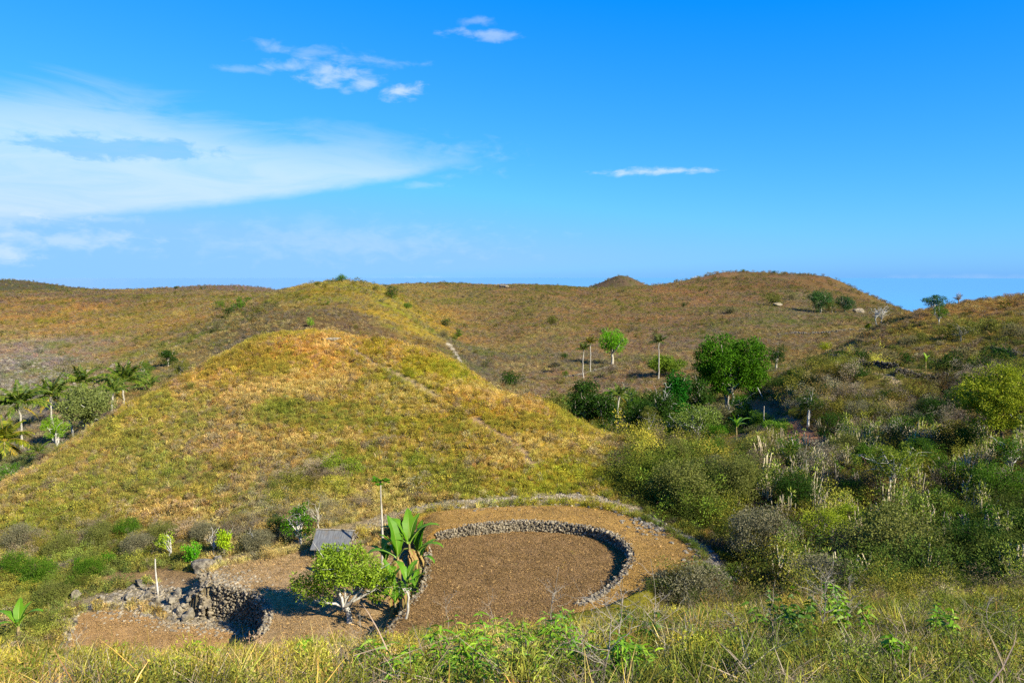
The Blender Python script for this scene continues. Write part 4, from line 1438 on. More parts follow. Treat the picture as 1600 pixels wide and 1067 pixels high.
# --- bananas
def banana_leaf_mesh(seed, L=1.0, Wd=0.22, th0=0.35, bend=1.3, cols=(S(70, 122, 12), S(110, 156, 24)), rag=0.10):
    rng = np.random.default_rng(seed)
    k = 14
    t = np.linspace(0, 1, k)
    th = th0 + bend * t ** 1.6
    dx, dz = np.sin(th), np.cos(th)
    cx = np.r_[0, np.cumsum((dx[1:] + dx[:-1]) / 2)] * L / (k - 1)
    cz = np.r_[0, np.cumsum((dz[1:] + dz[:-1]) / 2)] * L / (k - 1)
    w = Wd * np.where(t < 0.13, 0.05, np.clip(np.sin(np.clip((t - 0.1) / 0.9, 0, 1) ** 0.75 * math.pi), 0, 1) ** 0.55)
    w[-1] = 0.01
    mb = MB()
    for sgn in (-1, 1):
        ww = w * (1 + rng.normal(size=k) * (0.04 + rag))
        vfold = 0.32 * ww
        inner = np.c_[cx, np.zeros(k), cz]
        nx, nz = -np.cos(th), np.sin(th)
        outer = np.c_[cx + nx * vfold * -0.6 * -1, sgn * ww, cz + nz * vfold * 0.6]
        v = np.concatenate([inner, outer])
        i = np.arange(k - 1)
        f = np.stack([i, i + 1, k + i + 1, k + i], -1)
        if sgn < 0:
            f = f[:, ::-1]
        c = leaf_colors(rng, 1, *cols, 0.05) * np.ones((2 * k, 1)) * (1 + rng.normal(size=(2 * k, 1)) * 0.06)
        mb.add(v, f, c)
    tube(mb, np.c_[cx, np.zeros(k), cz] + np.array([0, 0, -0.006]), np.linspace(0.022, 0.004, k) * L, 4, S(150, 180, 70), False)
    return mb.mesh('leaf')


B_UP = [banana_leaf_mesh(100 + i, 1.0, 0.13, 0.08 + 0.12 * i, 0.7 + 0.35 * i) for i in range(3)]
B_ARC = [banana_leaf_mesh(110 + i, 1.0, 0.115, 0.45 + 0.2 * i, 1.5 + 0.3 * i) for i in range(3)]
B_DRY = [banana_leaf_mesh(120 + i, 1.0, 0.07, 1.6, 1.6, (S(140, 104, 58), S(178, 142, 90)), 0.12) for i in range(2)]
for me in B_UP + B_ARC:
    me.materials.append(M_WAXY)
for me in B_DRY:
    me.materials.append(M_DRY)


def banana(label, pos, h, L, leaves_, seed, r=0.11, dry=3, group=None, name='banana_plant', lean=(0, 0), tint=None):
    """leaves_: list of (azimuth degrees, kind 'u' upright or 'a' arching, length factor)."""
    rng = np.random.default_rng(seed)
    root = thing(name, (pos.x, pos.y, pos.z), label, 'banana plant', group)
    mb = MB()
    tube(mb, bent((0, 0, -0.2), (lean[0], lean[1], h), rng, 0.02, 7), r * np.array([1.25, 1.1, 1.0, 0.95, 0.85, 0.75, 0.55]), 9)
    mb.obj('stem', M_STEM, root, smooth=True)
    extra = [(rng.random() * 360, 'a' if rng.random() < 0.6 else 'u', rng.uniform(0.6, 0.95)) for _ in range(1 if len(leaves_) > 3 and h > 1.4 else 0)]
    for (az, kd, f) in list(leaves_) + extra:
        me = (B_UP if kd == 'u' else B_ARC)[int(rng.integers(3))]
        o = link('leaf', me, root, (lean[0], lean[1], h - 0.12 + rng.random() * 0.12), (0, 0, math.radians(az)))
        o.scale = (L * f, L * f, L * f)
        if tint:
            o.color = (*tint, 1)
    for k in range(dry):
        o = link('dry_leaf', B_DRY[int(rng.integers(2))], root, (lean[0], lean[1], h - 0.15 - rng.random() * 0.35), (0, 0, rng.random() * 6.28))
        s = L * rng.uniform(0.55, 0.9)
        o.scale = (s * 0.5, s * 1.3, s)
    return root


BG = 'banana plants in the clump beside the field'
bananas = [
    ((640, 930), 2.7, 1.9, [(100, 'u', 1.05), (175, 'a', 1.0), (150, 'u', 1.0), (60, 'u', 0.9), (5, 'a', 1.05)], 'tallest banana plant in the clump with upright paddle leaves against the field'),
    ((622, 936), 2.2, 1.9, [(140, 'u', 1.15), (180, 'a', 1.1), (200, 'u', 0.9), (90, 'u', 0.9)], 'banana plant with long leaves reaching left over the hut side of the clump'),
    ((654, 926), 2.2, 1.6, [(20, 'u', 1.0), (-10, 'a', 1.0), (70, 'u', 1.0), (120, 'u', 0.8)], 'rightmost tall banana plant of the clump drooping over the stone wall'),
    ((612, 950), 1.1, 1.5, [(200, 'u', 0.9), (150, 'u', 1.0), (260, 'a', 0.7), (90, 'u', 0.9), (20, 'u', 0.8)], 'shorter dark banana plant low on the left of the clump'),
    ((636, 950), 1.2, 1.3, [(60, 'u', 1.0), (300, 'a', 0.8), (10, 'u', 0.8), (130, 'u', 1.0)], 'shorter banana plant in front of the tallest banana in the clump'),
    ((657, 915), 1.5, 1.4, [(30, 'u', 1.0), (-30, 'a', 0.8), (100, 'u', 0.9)], 'banana plant half hidden behind the rightmost of the clump'),
    ((604, 925), 1.6, 1.5, [(110, 'u', 1.0), (170, 'u', 0.9), (40, 'u', 0.8)], 'banana plant with a broken brown stem at the left rear of the clump'),
    ((647, 944), 0.8, 1.2, [(80, 'u', 1.0), (0, 'u', 0.9), (180, 'u', 0.9)], 'young banana sucker at the foot of the wall on the right of the clump'),
    ((618, 962), 0.6, 1.1, [(100, 'u', 1.0), (20, 'u', 0.9), (200, 'u', 0.9)], 'young banana sucker nearest the viewer at the foot of the clump'),
]
for i, (pb, h, L, lv, lab) in enumerate(bananas):
    p = on_ground(pb[0], pb[1], 28)
    if i in (0, 2, 5, 7):
        X = plane_pt(pb[0], pb[1], Z_LEFT)
        p = Vector((X[0], X[1], Z_LEFT))
    banana(lab, p, h, L, lv, 200 + i, 0.10, 7, BG)
p = on_ground(30, 1005, 26)
banana('banana plant with pale green leaves in the lower left corner', p, 0.9, 1.5, [(0, 'a', 1.1), (170, 'a', 1.0), (110, 'u', 1.0), (60, 'u', 0.9), (230, 'a', 0.9), (300, 'a', 0.8)], 220, 0.1, 2)
p = on_ground(1150, 694, 60)
banana('single young banana on the bare red patch in the valley', p, 1.9, 2.0, [(0, 'a', 1.05), (180, 'u', 0.9), (40, 'u', 0.8), (150, 'u', 0.8), (90, 'u', 0.6)], 221, 0.1, 0, tint=(1.3, 1.2, 0.9))
p = on_ground(1446, 581, 60)
banana('small yellowish banana on the terrace of the right slope', p, 1.3, 1.5, [(30, 'u', 0.9), (170, 'u', 0.8), (330, 'a', 0.7), (100, 'u', 0.9)], 222, 0.13, 2, tint=(2.2, 1.5, 0.8))
for i, (px, py, lab) in enumerate(((1028, 672, 'banana plant with pale leaves low in front of the dark valley trees'), (880, 643, 'banana plant at the left end of the valley trees beside the mound'), (1045, 664, 'banana plant among undergrowth right of the bare white tree'), (925, 648, 'banana plant under the dark rounded valley tree'))):
    banana(lab, on_ground(px, py, 60), 1.2, 1.7, [(a, 'u' if j % 2 else 'a', 0.9) for j, a in enumerate((10, 80, 150, 220, 300))], 230 + i, 0.11, 1)


# --- palms
def frond_mesh(seed, L=1.0, th0=0.4, bend=1.5, leaflet=0.26, n=24, cols=(S(50, 80, 14), S(122, 138, 36)), hang=0.55):
    rng = np.random.default_rng(seed)
    k = 12
    t = np.linspace(0, 1, k)
    th = th0 + bend * t ** 1.3
    cx = np.r_[0, np.cumsum(np.sin(th[1:] + th[:-1]) * 0 + (np.sin(th[1:]) + np.sin(th[:-1])) / 2)] * L / (k - 1)
    cz = np.r_[0, np.cumsum((np.cos(th[1:]) + np.cos(th[:-1])) / 2)] * L / (k - 1)
    mb = MB()
    tube(mb, np.c_[cx, np.zeros(k), cz], np.linspace(0.012, 0.003, k) * L, 4, S(150, 150, 70), False)
    tt = np.linspace(0.16, 0.99, n)
    px_, pz_, pt = np.interp(tt, t, cx), np.interp(tt, t, cz), np.interp(tt, t, th)
    for sgn in (-1, 1):
        p = np.c_[px_, np.zeros(n), pz_]
        ax = np.c_[np.sin(pt) * 0.55, np.full(n, sgn * 0.8), np.cos(pt) * 0.55 - hang] + rng.normal(size=(n, 3)) * 0.08
        ln = leaflet * L * np.sin(np.clip(tt * 1.05, 0, 1) * math.pi * 0.9 + 0.25).clip(0.3, 1)
        leaves(mb, rng, p, ax, ln, np.full(n, 0.055 * L), leaf_colors(rng, n, *cols), 0.0, side=unit(np.c_[np.sin(pt), np.zeros(n), np.cos(pt)] + rng.normal(size=(n, 3)) * 0.15))
    me = mb.mesh('frond')
    me.materials.append(M_WAXY)
    return me


FR = [frond_mesh(300 + i, 1.0, (0.08, 0.38, 0.7, 1.05)[i % 4], (0.8, 1.2, 1.5, 1.7)[i % 4]) for i in range(8)]
FR_DRY = [frond_mesh(320, 1.0, 1.9, 1.0, cols=(S(150, 130, 40), S(200, 170, 60)))]
FR_AR = [frond_mesh(330 + i, 1.0, (0.1, 0.5, 0.9)[i], (0.9, 1.2, 1.4)[i], 0.34, 22, (S(60, 80, 22), S(116, 124, 44))) for i in range(3)]


def palm(name, label, pos, h, L, n=17, r=0.15, seed=1, fr=None, dry=2, lean=(0, 0), group=None, cat='palm tree', tint=None):
    rng = np.random.default_rng(seed)
    fr = fr or FR
    root = thing(name, (pos.x, pos.y, pos.z), label, cat, group)
    if h > 0.3:
        mb = MB()
        tube(mb, bent((0, 0, -0.3), (lean[0], lean[1], h), rng, 0.03, 9), r * np.array([1.5, 1.15, 1.0, 0.95, 0.9, 0.88, 0.85, 0.8, 0.8]), 8)
        mb.obj('trunk', M_PALM, root, smooth=True)
    for k in range(n):
        a = k * 2.399 + rng.normal() * 0.2
        lvl = k / n
        me = fr[min(int(lvl * 4 + rng.random() * 0.8), 3) + (4 if rng.random() < 0.5 else 0)] if len(fr) == 8 else fr[min(int(lvl * 3), 2)]
        o = link('frond', me, root, (lean[0], lean[1], h), (rng.normal() * 0.1, rng.normal() * 0.1, a))
        s = L * rng.uniform(0.85, 1.1) * (0.75 + 0.25 * min(1, lvl * 3))
        o.scale = (s, s, s)
        if tint:
            o.color = (*tint, 1)
    for k in range(dry):
        o = link('dry_frond', FR_DRY[0], root, (lean[0], lean[1], h - 0.1), (0, 0, rng.random() * 6.28))
        o.scale = (L * 0.7,) * 3
    return root


def palm_at(px, py_crown, d, L, lab, seed, lean=(0, 0), **kw):
    p = at(px, d)
    h = max(ray(px, py_crown)[1] * d - p.z, 0.4)
    return palm('coconut_palm', lab, p, h, L, seed=seed, lean=lean, group='coconut palms in the left valley', **kw)


palm_at(28, 632, 104, 4.38, 'tall coconut palm with a white trunk standing furthest left but one', 1, n=18)
palm_at(78, 620, 118, 4.12, 'coconut palm behind the bright round small tree on the left', 2, n=17, dry=3)
palm_at(127, 598, 128, 4.00, 'coconut palm showing only its top above the grey-green round tree', 3, n=13)
palm_at(193, 597, 112, 4.25, 'large coconut palm nearest the left shoulder of the mound', 4, n=19)
palm_at(176, 612, 106, 2.88, 'smaller coconut palm with a thin white trunk on the mound shoulder', 5, n=12, dry=1)
palm_at(232, 612, 135, 3.25, 'distant coconut palm partly behind the mound shoulder', 6, n=13)
palm_at(2, 690, 96, 4.25, 'yellowing coconut palm cut by the left edge of the picture', 7, n=16, dry=5, tint=(1.7, 1.25, 0.8))
palm_at(55, 722, 95, 2.00, 'young trunkless palm in the shade under the left palms', 8, n=9, dry=0)
AR = 'slender areca palms on the far slope'
for (px, pb, pt, s, lab) in ((912, 590, 547, 41, 'slender palm with dark head, left of the pair on the far slope'), (922, 582, 537, 42, 'slender palm with yellowish head, right of the pair on the far slope'), (1029, 592, 535, 43, 'slender palm standing alone above the valley bushes')):
    p = on_ground(px, pb, 100)
    palm('areca_palm', lab, p, ray(px, pt)[1] * p.y - p.z, 2.5, 13, 0.13, s, FR_AR, 0, group=AR, tint=((1.9, 1.3, 0.8) if s == 42 else (1, 1, 1)))
p = on_ground(971, 668, 60)
palm('short_palm', 'short coconut palm with a thick pale trunk at the edge of the mound', p, 2.2, 3.3, 14, 0.2, 51)
p = on_ground(895, 650, 74)
palm('short_palm', 'low bushy palm without a trunk at the left of the valley trees', p, 0.6, 3.0, 14, 0.2, 52, dry=0)
p = at(1046, 112)
palm('short_palm', 'yellowed palm half hidden behind the bare white valley tree', p, 2.6, 3.2, 12, 0.18, 53, dry=4, tint=(1.4, 1.1, 0.8))
p = at(968, 100)
palm('short_palm', 'tall dark palm behind the short thick palm in the valley', p, 5.6, 2.2, 12, 0.14, 54, dry=1)

# --- valley trees
def by_px(name, label, px, py_base, py_top, w_px, cols, lo=60, d=None, n_clump=30, n_leaf=60, seed=1, crown_low=0.25, **kw):
    p = at(px, d) if d else on_ground(px, py_base, lo)
    h = ray(px, py_top)[1] * p.y - p.z
    rx = w_px / 2 * mpp(p) / 0.98
    zl = h * crown_low
    rz = (h - zl) / 2
    s = max(rx, rz)
    kw.setdefault('trunk', h * 0.035)
    kw.setdefault('leaf', max(0.11, s * 0.075))
    n_leaf = int(n_leaf * 1.6)
    kw.setdefault('lw', kw['leaf'] * 0.6)
    cr = kw.pop('clump_r', s * 0.26)
    return tree(name, label, p, h, rx * 0.85, rx * 0.85, rz * 0.85, zl + rz, cols, n_clump, n_leaf, cr, seed=seed, **kw)


p = at(1143, 121)
W_ = mpp(p)
h = ray(1130, 516)[1] * p.y - p.z
tree('big_tree', 'largest tree in the valley with a broad bright green double crown', p, h, 1, 1, 1, 1, G_VIVID, 330, 80, 0.85, 0.3, 0.18, 0.3, M_BARK, 61, 0.3, 16,
     lobes=[(-2.3, 0, h * 0.66, 2.9, 3.0, h * 0.30), (-4.0, 0, h * 0.50, 1.7, 2.2, h * 0.22), (0.2, 0.5, h * 0.74, 1.8, 2.2, h * 0.18), (4.2, 0, h * 0.50, 1.6, 2.0, h * 0.20), (2.5, -0.3, h * 0.62, 2.6, 2.8, h * 0.28), (0.4, 0.2, h * 0.42, 3.4, 2.6, h * 0.22), (-2.9, 0.2, h * 0.34, 2.4, 2.2, h * 0.22), (2.6, 0.2, h * 0.32, 1.8, 2.2, h * 0.14)], trunks=3)
by_px('round_tree', 'bright green tree with a trunk beside the slender palms on the far slope', 957, 569, 510, 48, (S(86, 150, 16), S(136, 190, 32)), 100, seed=62, crown_low=0.2, n_clump=60, n_leaf=60)
by_px('dark_tree', 'dark narrow dense tree left of the largest tree', 1057, 640, 572, 36, (S(20, 84, 14), S(50, 124, 20)), d=112, seed=63, crown_low=0.1, n_clump=60)
by_px('dark_tree', 'dark rounded tree in the valley below the slender palms', 914, 640, 588, 62, G_DARK, d=100, seed=64, crown_low=0.05, n_clump=60)
by_px('dark_tree', 'dark tree in deep shade behind the bare white valley tree', 1030, 672, 602, 64, G_DARK, d=104, seed=65, crown_low=0.1, n_clump=60)
by_px('olive_tree', 'low olive green tree at the foot of the lone slender palm', 1040, 586, 556, 66, (S(84, 112, 22), S(130, 150, 40)), 110, seed=66, crown_low=0.15, n_clump=60, flat=0.6)
by_px('bare_tree', 'gnarled bare white tree between the dark valley trees', 1038, 640, 585, 60, G_OLIVE, d=108, seed=67, bare=1, n_limb=10, bark=M_BARK_W, trunk=0.12)
by_px('bare_tree', 'thin bare white tree standing at the edge of the mound', 1012, 694, 632, 42, G_OLIVE, 60, seed=68, bare=0.3, n_limb=7, bark=M_BARK_W, crown_low=0.45, trunk=0.07, fork=0.4)
by_px('pale_tree', 'pale grey-green tree with white trunk in the middle of the valley', 1090, 694, 632, 84, (S(98, 122, 40), S(146, 160, 72)), 60, seed=69, n_clump=56, n_leaf=34, n_limb=14, bark=M_BARK_W, crown_low=0.3, fork=0.25, trunk=0.16)
by_px('pale_tree', 'second pale grey-green tree right behind the white-trunked valley tree', 1062, 690, 640, 50, (S(92, 116, 36), S(136, 152, 64)), d=98, seed=70, n_clump=34, n_leaf=40, crown_low=0.2, bark=M_BARK_W)
by_px('green_tree', 'mid green bush-like tree right of the valley banana', 1190, 690, 640, 46, G_MID, d=94, seed=71, crown_low=0.05, n_clump=46)
by_px('green_tree', 'green bushy tree at the near end of the red path', 1222, 700, 664, 64, (S(84, 130, 26), S(140, 172, 52)), d=84, seed=72, crown_low=0.05, n_clump=50)
by_px('green_tree', 'vivid green bush on the left of the bare red patch', 1118, 692, 662, 44, G_VIVID, d=92, seed=73, crown_low=0.05, n_clump=40)
by_px('green_tree', 'dark tree peeking out above the right shoulder of the largest tree', 1213, 560, 533, 26, G_DARK, d=150, seed=74, crown_low=0.1)
by_px('dark_tree', 'tall dark tree hidden between short palms at the foot of the mound', 945, 660, 610, 40, G_DARK, d=98, seed=75, crown_low=0.05, n_clump=44)
by_px('dark_tree', 'shaded tree under the left lobe of the largest tree', 1092, 640, 590, 44, G_DARK, d=113, seed=76, crown_low=0.05, n_clump=44)
by_px('green_tree', 'grey-leaved hanging tree in the shade before the largest tree', 1125, 670, 625, 60, G_GREY, d=106, seed=77, crown_low=0.05, n_clump=44, bark=M_BARK_W)
by_px('dark_tree', 'dark shrubby tree at the back of the bare red patch', 1155, 665, 640, 60, G_DARK, d=104, seed=78, crown_low=0.02, n_clump=40)
by_px('dark_tree', 'dense dark tree left of the gnarled bare white tree', 1003, 668, 618, 54, G_DARK, d=98, seed=79, crown_low=0.02, n_clump=50)
by_px('green_tree', 'mid green bush tree with banana leaves at the left of the valley', 868, 632, 604, 40, G_OLIVE, d=95, seed=80, crown_low=0.02, n_clump=36)

thicket = [
    (884, 100, 34, 40, G_MID, 'leafy tree at the left tip of the valley thicket'), (898, 108, 44, 46, G_DARK, 'dark tree behind the low bushy palm'), (936, 104, 46, 44, G_DARK, 'dark tree filling the gap right of the rounded dark tree'), (962, 108, 52, 42, G_OLIVE, 'olive tree behind the slim papaya-like tree'), (980, 104, 46, 48, G_DARK, 'dark tree right behind the short thick palm'), (992, 112, 52, 44, G_MID, 'mid green tree behind the dense dark tree of the valley'), (1018, 110, 58, 46, G_DARK, 'dark tree behind the bare white tree of the mound edge'),
    (1048, 104, 40, 44, G_DARK, 'dark tree beside the yellowed palm'), (1072, 114, 54, 48, G_MID, 'mid green tree between the narrow dark tree and the largest tree'), (1085, 106, 44, 48, G_DARK, 'dark tree at the shaded foot of the largest tree, on its left'), (1108, 110, 40, 50, G_DARK, 'dark shrubby tree under the middle of the largest tree'), (1135, 108, 34, 46, G_OLIVE, 'olive shrubby tree under the right lobe of the largest tree'), (1060, 96, 34, 40, G_MID, 'green shrubby tree left of the white-trunked valley tree'), (1140, 98, 26, 40, G_DARK, 'low dark shrubby tree behind the valley banana'), (1000, 98, 36, 40, G_MID, 'green shrubby tree left of the bare white tree of the mound edge'), (915, 96, 34, 46, G_OLIVE, 'olive shrubby tree at the foot of the rounded dark tree'),
]
thicket += [(872, 96, 30, 38, G_VIVID, 'vivid green shrubby tree at the edge of the mound, left of the valley thicket'), (906, 112, 58, 40, G_MID, 'taller mid green tree behind the dark rounded tree'), (950, 112, 62, 38, G_VIVID, 'vivid green tree standing above the short palms'), (984, 116, 60, 42, G_MID, 'mid green tree at the back, left of the gnarled white tree'), (1022, 118, 60, 44, G_OLIVE, 'olive tree at the back, behind the gnarled white tree'), (1160, 112, 44, 44, G_VIVID, 'vivid green shrubby tree under the right edge of the largest tree'), (1100, 100, 40, 46, G_VIVID, 'vivid green shrubby tree before the shaded foot of the largest tree'), (1030, 96, 34, 40, G_VIVID, 'vivid green shrubby tree between the bare white tree and the white-trunked tree')]
for i, (px, d, up, w, cols, lab) in enumerate(thicket):
    p = at(px, d)
    by_px('valley_tree', lab, px, 0, HORIZON - p.z / d * FPX - up, w, cols, d=d, seed=2000 + i, crown_low=0.05, n_clump=46, n_leaf=50)
# --- left valley
by_px('round_tree', 'grey-green round tree with several white trunks among the left palms', 134, 672, 604, 84, (S(104, 116, 52), S(150, 156, 84)), d=101, seed=81, crown_low=0.3, n_clump=90, n_leaf=70, trunks=4, bark=M_BARK_W, fork=0.4, trunk=0.22)
by_px('small_tree', 'small bright lime tree with a crooked white trunk at the left', 84, 704, 648, 44, (S(104, 150, 18), S(150, 184, 36)), d=88, seed=82, crown_low=0.5, n_clump=40, bark=M_BARK_W, fork=0.5, trunk=0.16)
by_px('dark_tree', 'round dark green tree above the left palms', 263, 572, 543, 34, G_DARK, 90, seed=83, crown_low=0.03, n_clump=44)
by_px('green_shrub', 'low vivid green bush at the far left below the palms', 8, 752, 722, 44, G_VIVID, d=82, seed=84, crown_low=0.02, cat='bush')
by_px('green_shrub', 'low green bush left of the round dark tree above the palms', 228, 580, 562, 30, G_MID, d=150, seed=85, crown_low=0.02, cat='bush')
by_px('green_shrub', 'yellowish green bush right of the round dark tree above the palms', 283, 578, 560, 34, G_OLIVE, d=140, seed=86, crown_low=0.02, cat='bush')
by_px('bare_tree', 'pale thin-leaved tree on the stony slope behind the left palms', 105, 600, 560, 50, G_GREY, d=160, seed=87, crown_low=0.1, n_leaf=20, bark=M_TWIG)

# ---------------------------------------------------------------- right slope and far shrubs
by_px('yellow_tree', 'broad yellow-green tree at the right edge of the shaded slope', 1560, 690, 562, 150, (S(116, 132, 20), S(176, 178, 46)), d=62, seed=91, crown_low=0.25, n_clump=210, n_leaf=64, leaf=0.16, clump_r=0.5, n_limb=8, bark=M_BARK_D, trunk=0.14)
by_px('pale_tree', 'sparse tree with a forked white trunk in the middle of the right scrub', 1389, 800, 690, 130, (S(96, 116, 30), S(150, 160, 52)), 40, seed=92, crown_low=0.5, n_clump=70, n_leaf=56, leaf=0.12, clump_r=0.36, n_limb=10, bark=M_BARK_W, fork=0.55, trunk=0.075, bare=0.15, lean=(0.1, 0))
by_px('skyline_tree', 'dark flat-topped tree on the skyline at the notch of the right hill', 1460, 494, 459, 40, (S(44, 84, 44), S(84, 120, 60)), 100, seed=93, crown_low=0.3, flat=0.5, bark=M_BARK_W)
by_px('small_tree', 'small bright green tree just below the dark skyline tree', 1467, 507, 478, 26, G_MID, 100, seed=94, crown_low=0.35, bark=M_BARK_W)
by_px('bare_tree', 'bare grey tree on the skyline right of the dark skyline tree', 1497, 474, 456, 20, G_GREY, 100, seed=95, bare=1, n_limb=20, n_clump=30, bark=M_TWIG, trunk=0.12)
by_px('bare_tree', 'bare white branching tree on the right hillside', 1500, 535, 502, 60, G_OLIVE, 90, seed=96, bare=0.5, n_limb=9, n_clump=26, bark=M_BARK, trunk=0.09)
by_px('bare_tree', 'pale leafless tree with two white trunks before the far hill', 1376, 506, 474, 40, G_GREY, 100, seed=97, bare=0.2, n_leaf=20, n_limb=18, bark=M_BARK_W, trunks=2)
by_px('small_tree', 'small yellow-green tree on the grassy shoulder of the right hill', 1357, 518, 506, 14, G_YEL, 100, seed=98, crown_low=0.1)
by_px('green_tree', 'big mid green tree of the clump on the far right hill', 1282, 489, 450, 40, (S(52, 92, 40), S(92, 128, 60)), lo=200, seed=99, crown_low=0.05, n_clump=60)
by_px('green_tree', 'dark green tree at the right of the clump on the far right hill', 1320, 489, 461, 32, (S(44, 82, 40), S(80, 112, 56)), lo=200, seed=100, crown_low=0.05, n_clump=50)
by_px('green_tree', 'olive tree at the left of the clump on the far right hill', 1300, 489, 470, 26, G_OLIVE, lo=200, seed=101, crown_low=0.05)


def shrub(label, px, py, w, hgt, cols, seed, lo=60, d=None, group=None, n=22, name='shrub', lf=0.12, nl=46):
    p = at(px, d) if d else on_ground(px, py, lo)
    rx = w / 2 * mpp(p)
    h = hgt * mpp(p)
    cr = 0.34 if n < 60 else 0.24
    return tree(name, label, p, h, rx * 0.8, rx * 0.8, h * 0.42, h * 0.45, cols, n, nl, max(rx, h * 0.5) * cr, max(rx, h * 0.5) * lf, max(rx, h * 0.5) * lf * 0.5, h * 0.03, M_BARK_D, seed, 0.3, 5, cat='shrub', group=group)


far_shrubs = [
    (345, 482, 18, 16, G_MID, 'bush at the top of the green gully between the two ridges'), (358, 494, 24, 20, G_DARK, 'dark bush in the middle of the green gully between the ridges'), (372, 486, 26, 24, G_VIVID, 'bright green bush, tallest in the gully between the ridges'), (340, 517, 16, 18, G_GREY, 'grey bush at the lower end of the green gully'), (388, 472, 16, 10, G_MID, 'small bush at the upper right of the green gully'),
    (537, 450, 24, 13, G_MID, 'green bush on the top of the middle ridge'), (500, 453, 12, 6, G_OLIVE, 'small olive bush left of the ridge-top bush'), (612, 467, 28, 22, G_DARK, 'dark bush on the right shoulder of the middle ridge'), (588, 455, 14, 10, G_OLIVE, 'pale bush between the ridge-top bush and the dark shoulder bush'), (635, 482, 20, 9, G_MID, 'low bush below the dark shoulder bush of the middle ridge'),
    (484, 511, 19, 16, (S(100, 150, 24), S(150, 184, 44)), 'round lime bush on the flank of the middle ridge'), (512, 477, 9, 7, G_MID, 'tiny green bush halfway up the middle ridge'), (697, 510, 20, 15, G_DARK, 'dark bush at the right foot of the middle ridge'), (714, 533, 18, 22, G_MID, 'upright bush below the dark one at the foot of the ridge'), (694, 528, 18, 16, G_GREY, 'grey dry bush beside the upright bush at the ridge foot'),
    (864, 508, 28, 15, G_OLIVE, 'wide olive bush alone on the far middle slope'), (799, 604, 44, 27, G_DARK, 'big dark round bush on the right flank of the grassy mound'), (884, 590, 14, 12, G_MID, 'small green bush below the far slope left of the slender palms'), (882, 560, 16, 8, G_DARK, 'flat dark bush up the slope left of the slender palms'), (868, 575, 18, 9, G_GREY, 'flat grey bush on the slope left of the small green bush'),
    (1068, 481, 11, 9, G_DARK, 'small dark round bush high on the far slope'), (1142, 490, 28, 13, G_GREY, 'grey-green bush clump high on the far slope right of centre'), (1206, 478, 36, 22, G_OLIVE, 'olive scrub on the far right hill left of the tree clump'), (1238, 470, 20, 14, G_GREY, 'grey scrub beside the tree clump on the far right hill'), (1095, 455, 10, 6, G_OLIVE, 'tiny bush near the crest left of the far right hill'),
    (280, 446, 8, 6, G_DARK, 'tiny tree, largest on the far left skyline'), (319, 447, 6, 5, G_DARK, 'tiny tree alone on the far left skyline to the right'), (224, 453, 10, 5, G_MID, 'tiny bush where the far left hill begins'), (1157, 432, 8, 5, G_MID, 'tiny tree on the crest of the far right hill'), (1205, 430, 10, 5, G_DARK, 'dark shrubs on the very top of the far right hill'), (1222, 431, 9, 6, G_GREY, 'thin pale shrub on the top of the far right hill'), (475, 450, 16, 6, G_GREY, 'grey shrubs on the skyline left of the middle ridge'),
    (1455, 563, 22, 16, G_OLIVE, 'olive bush above the small yellowish banana'), (1290, 548, 26, 14, G_YEL, 'yellowish bush at the crest right of the largest tree'), (1440, 536, 30, 20, G_OLIVE, 'olive bush on the upper right hillside'), (1540, 520, 44, 24, G_OLIVE, 'wide dry olive bush under the skyline at the right'), (1585, 530, 40, 28, G_GREY, 'grey dry bush at the right edge under the skyline'), (1560, 575, 60, 40, G_DARK, 'dark bush in shade behind the yellow-green tree'),
    (1245, 600, 50, 26, G_DARK, 'dark shaded bush right of the largest tree'), (1290, 620, 46, 24, G_DARK, 'dark bush on the shaded bank above the red path'), (1270, 575, 40, 18, G_OLIVE, 'sunlit olive bush on the bank crest right of the largest tree'), (1335, 590, 50, 22, G_DARK, 'dark bush below the long terrace wall'),
]
far_shrubs += [(1310, 562, 40, 16, G_DARK, 'dark bush added for shade above the left end of the long terrace wall'), (1345, 565, 46, 20, G_DARK, 'dark bush added for shade above the middle of the long terrace wall'), (1385, 568, 46, 22, G_GREY, 'grey-brown bush added for shade above the right part of the long terrace wall'), (1415, 572, 40, 22, G_DARK, 'dark bush added for shade above the right end of the long terrace wall'), (1480, 575, 50, 26, G_DARK, 'dark bush added for shade right behind the small yellowish banana'), (1510, 565, 50, 26, G_GREY, 'grey bush added for shade on the dark bank right of the small banana'), (1530, 585, 50, 30, G_DARK, 'dark bush left of the yellow-green tree top'), (1420, 540, 34, 18, G_GREY, 'grey dry bush on the grassy right shoulder'), (1400, 552, 30, 14, G_OLIVE, 'small olive bush at the edge of the right shoulder')]  # bushes along the terrace walls added to stand for a dark band of shade
for i, (px, py, w, hg, cols, lab) in enumerate(far_shrubs):
    dd = {1157: 478, 1205: 479, 1222: 479, 280: 796, 319: 796, 224: 440, 475: 300, 537: 249, 500: 240}.get(px)
    shrub(lab, px, py, w, hg, cols, 400 + i, 90, dd)

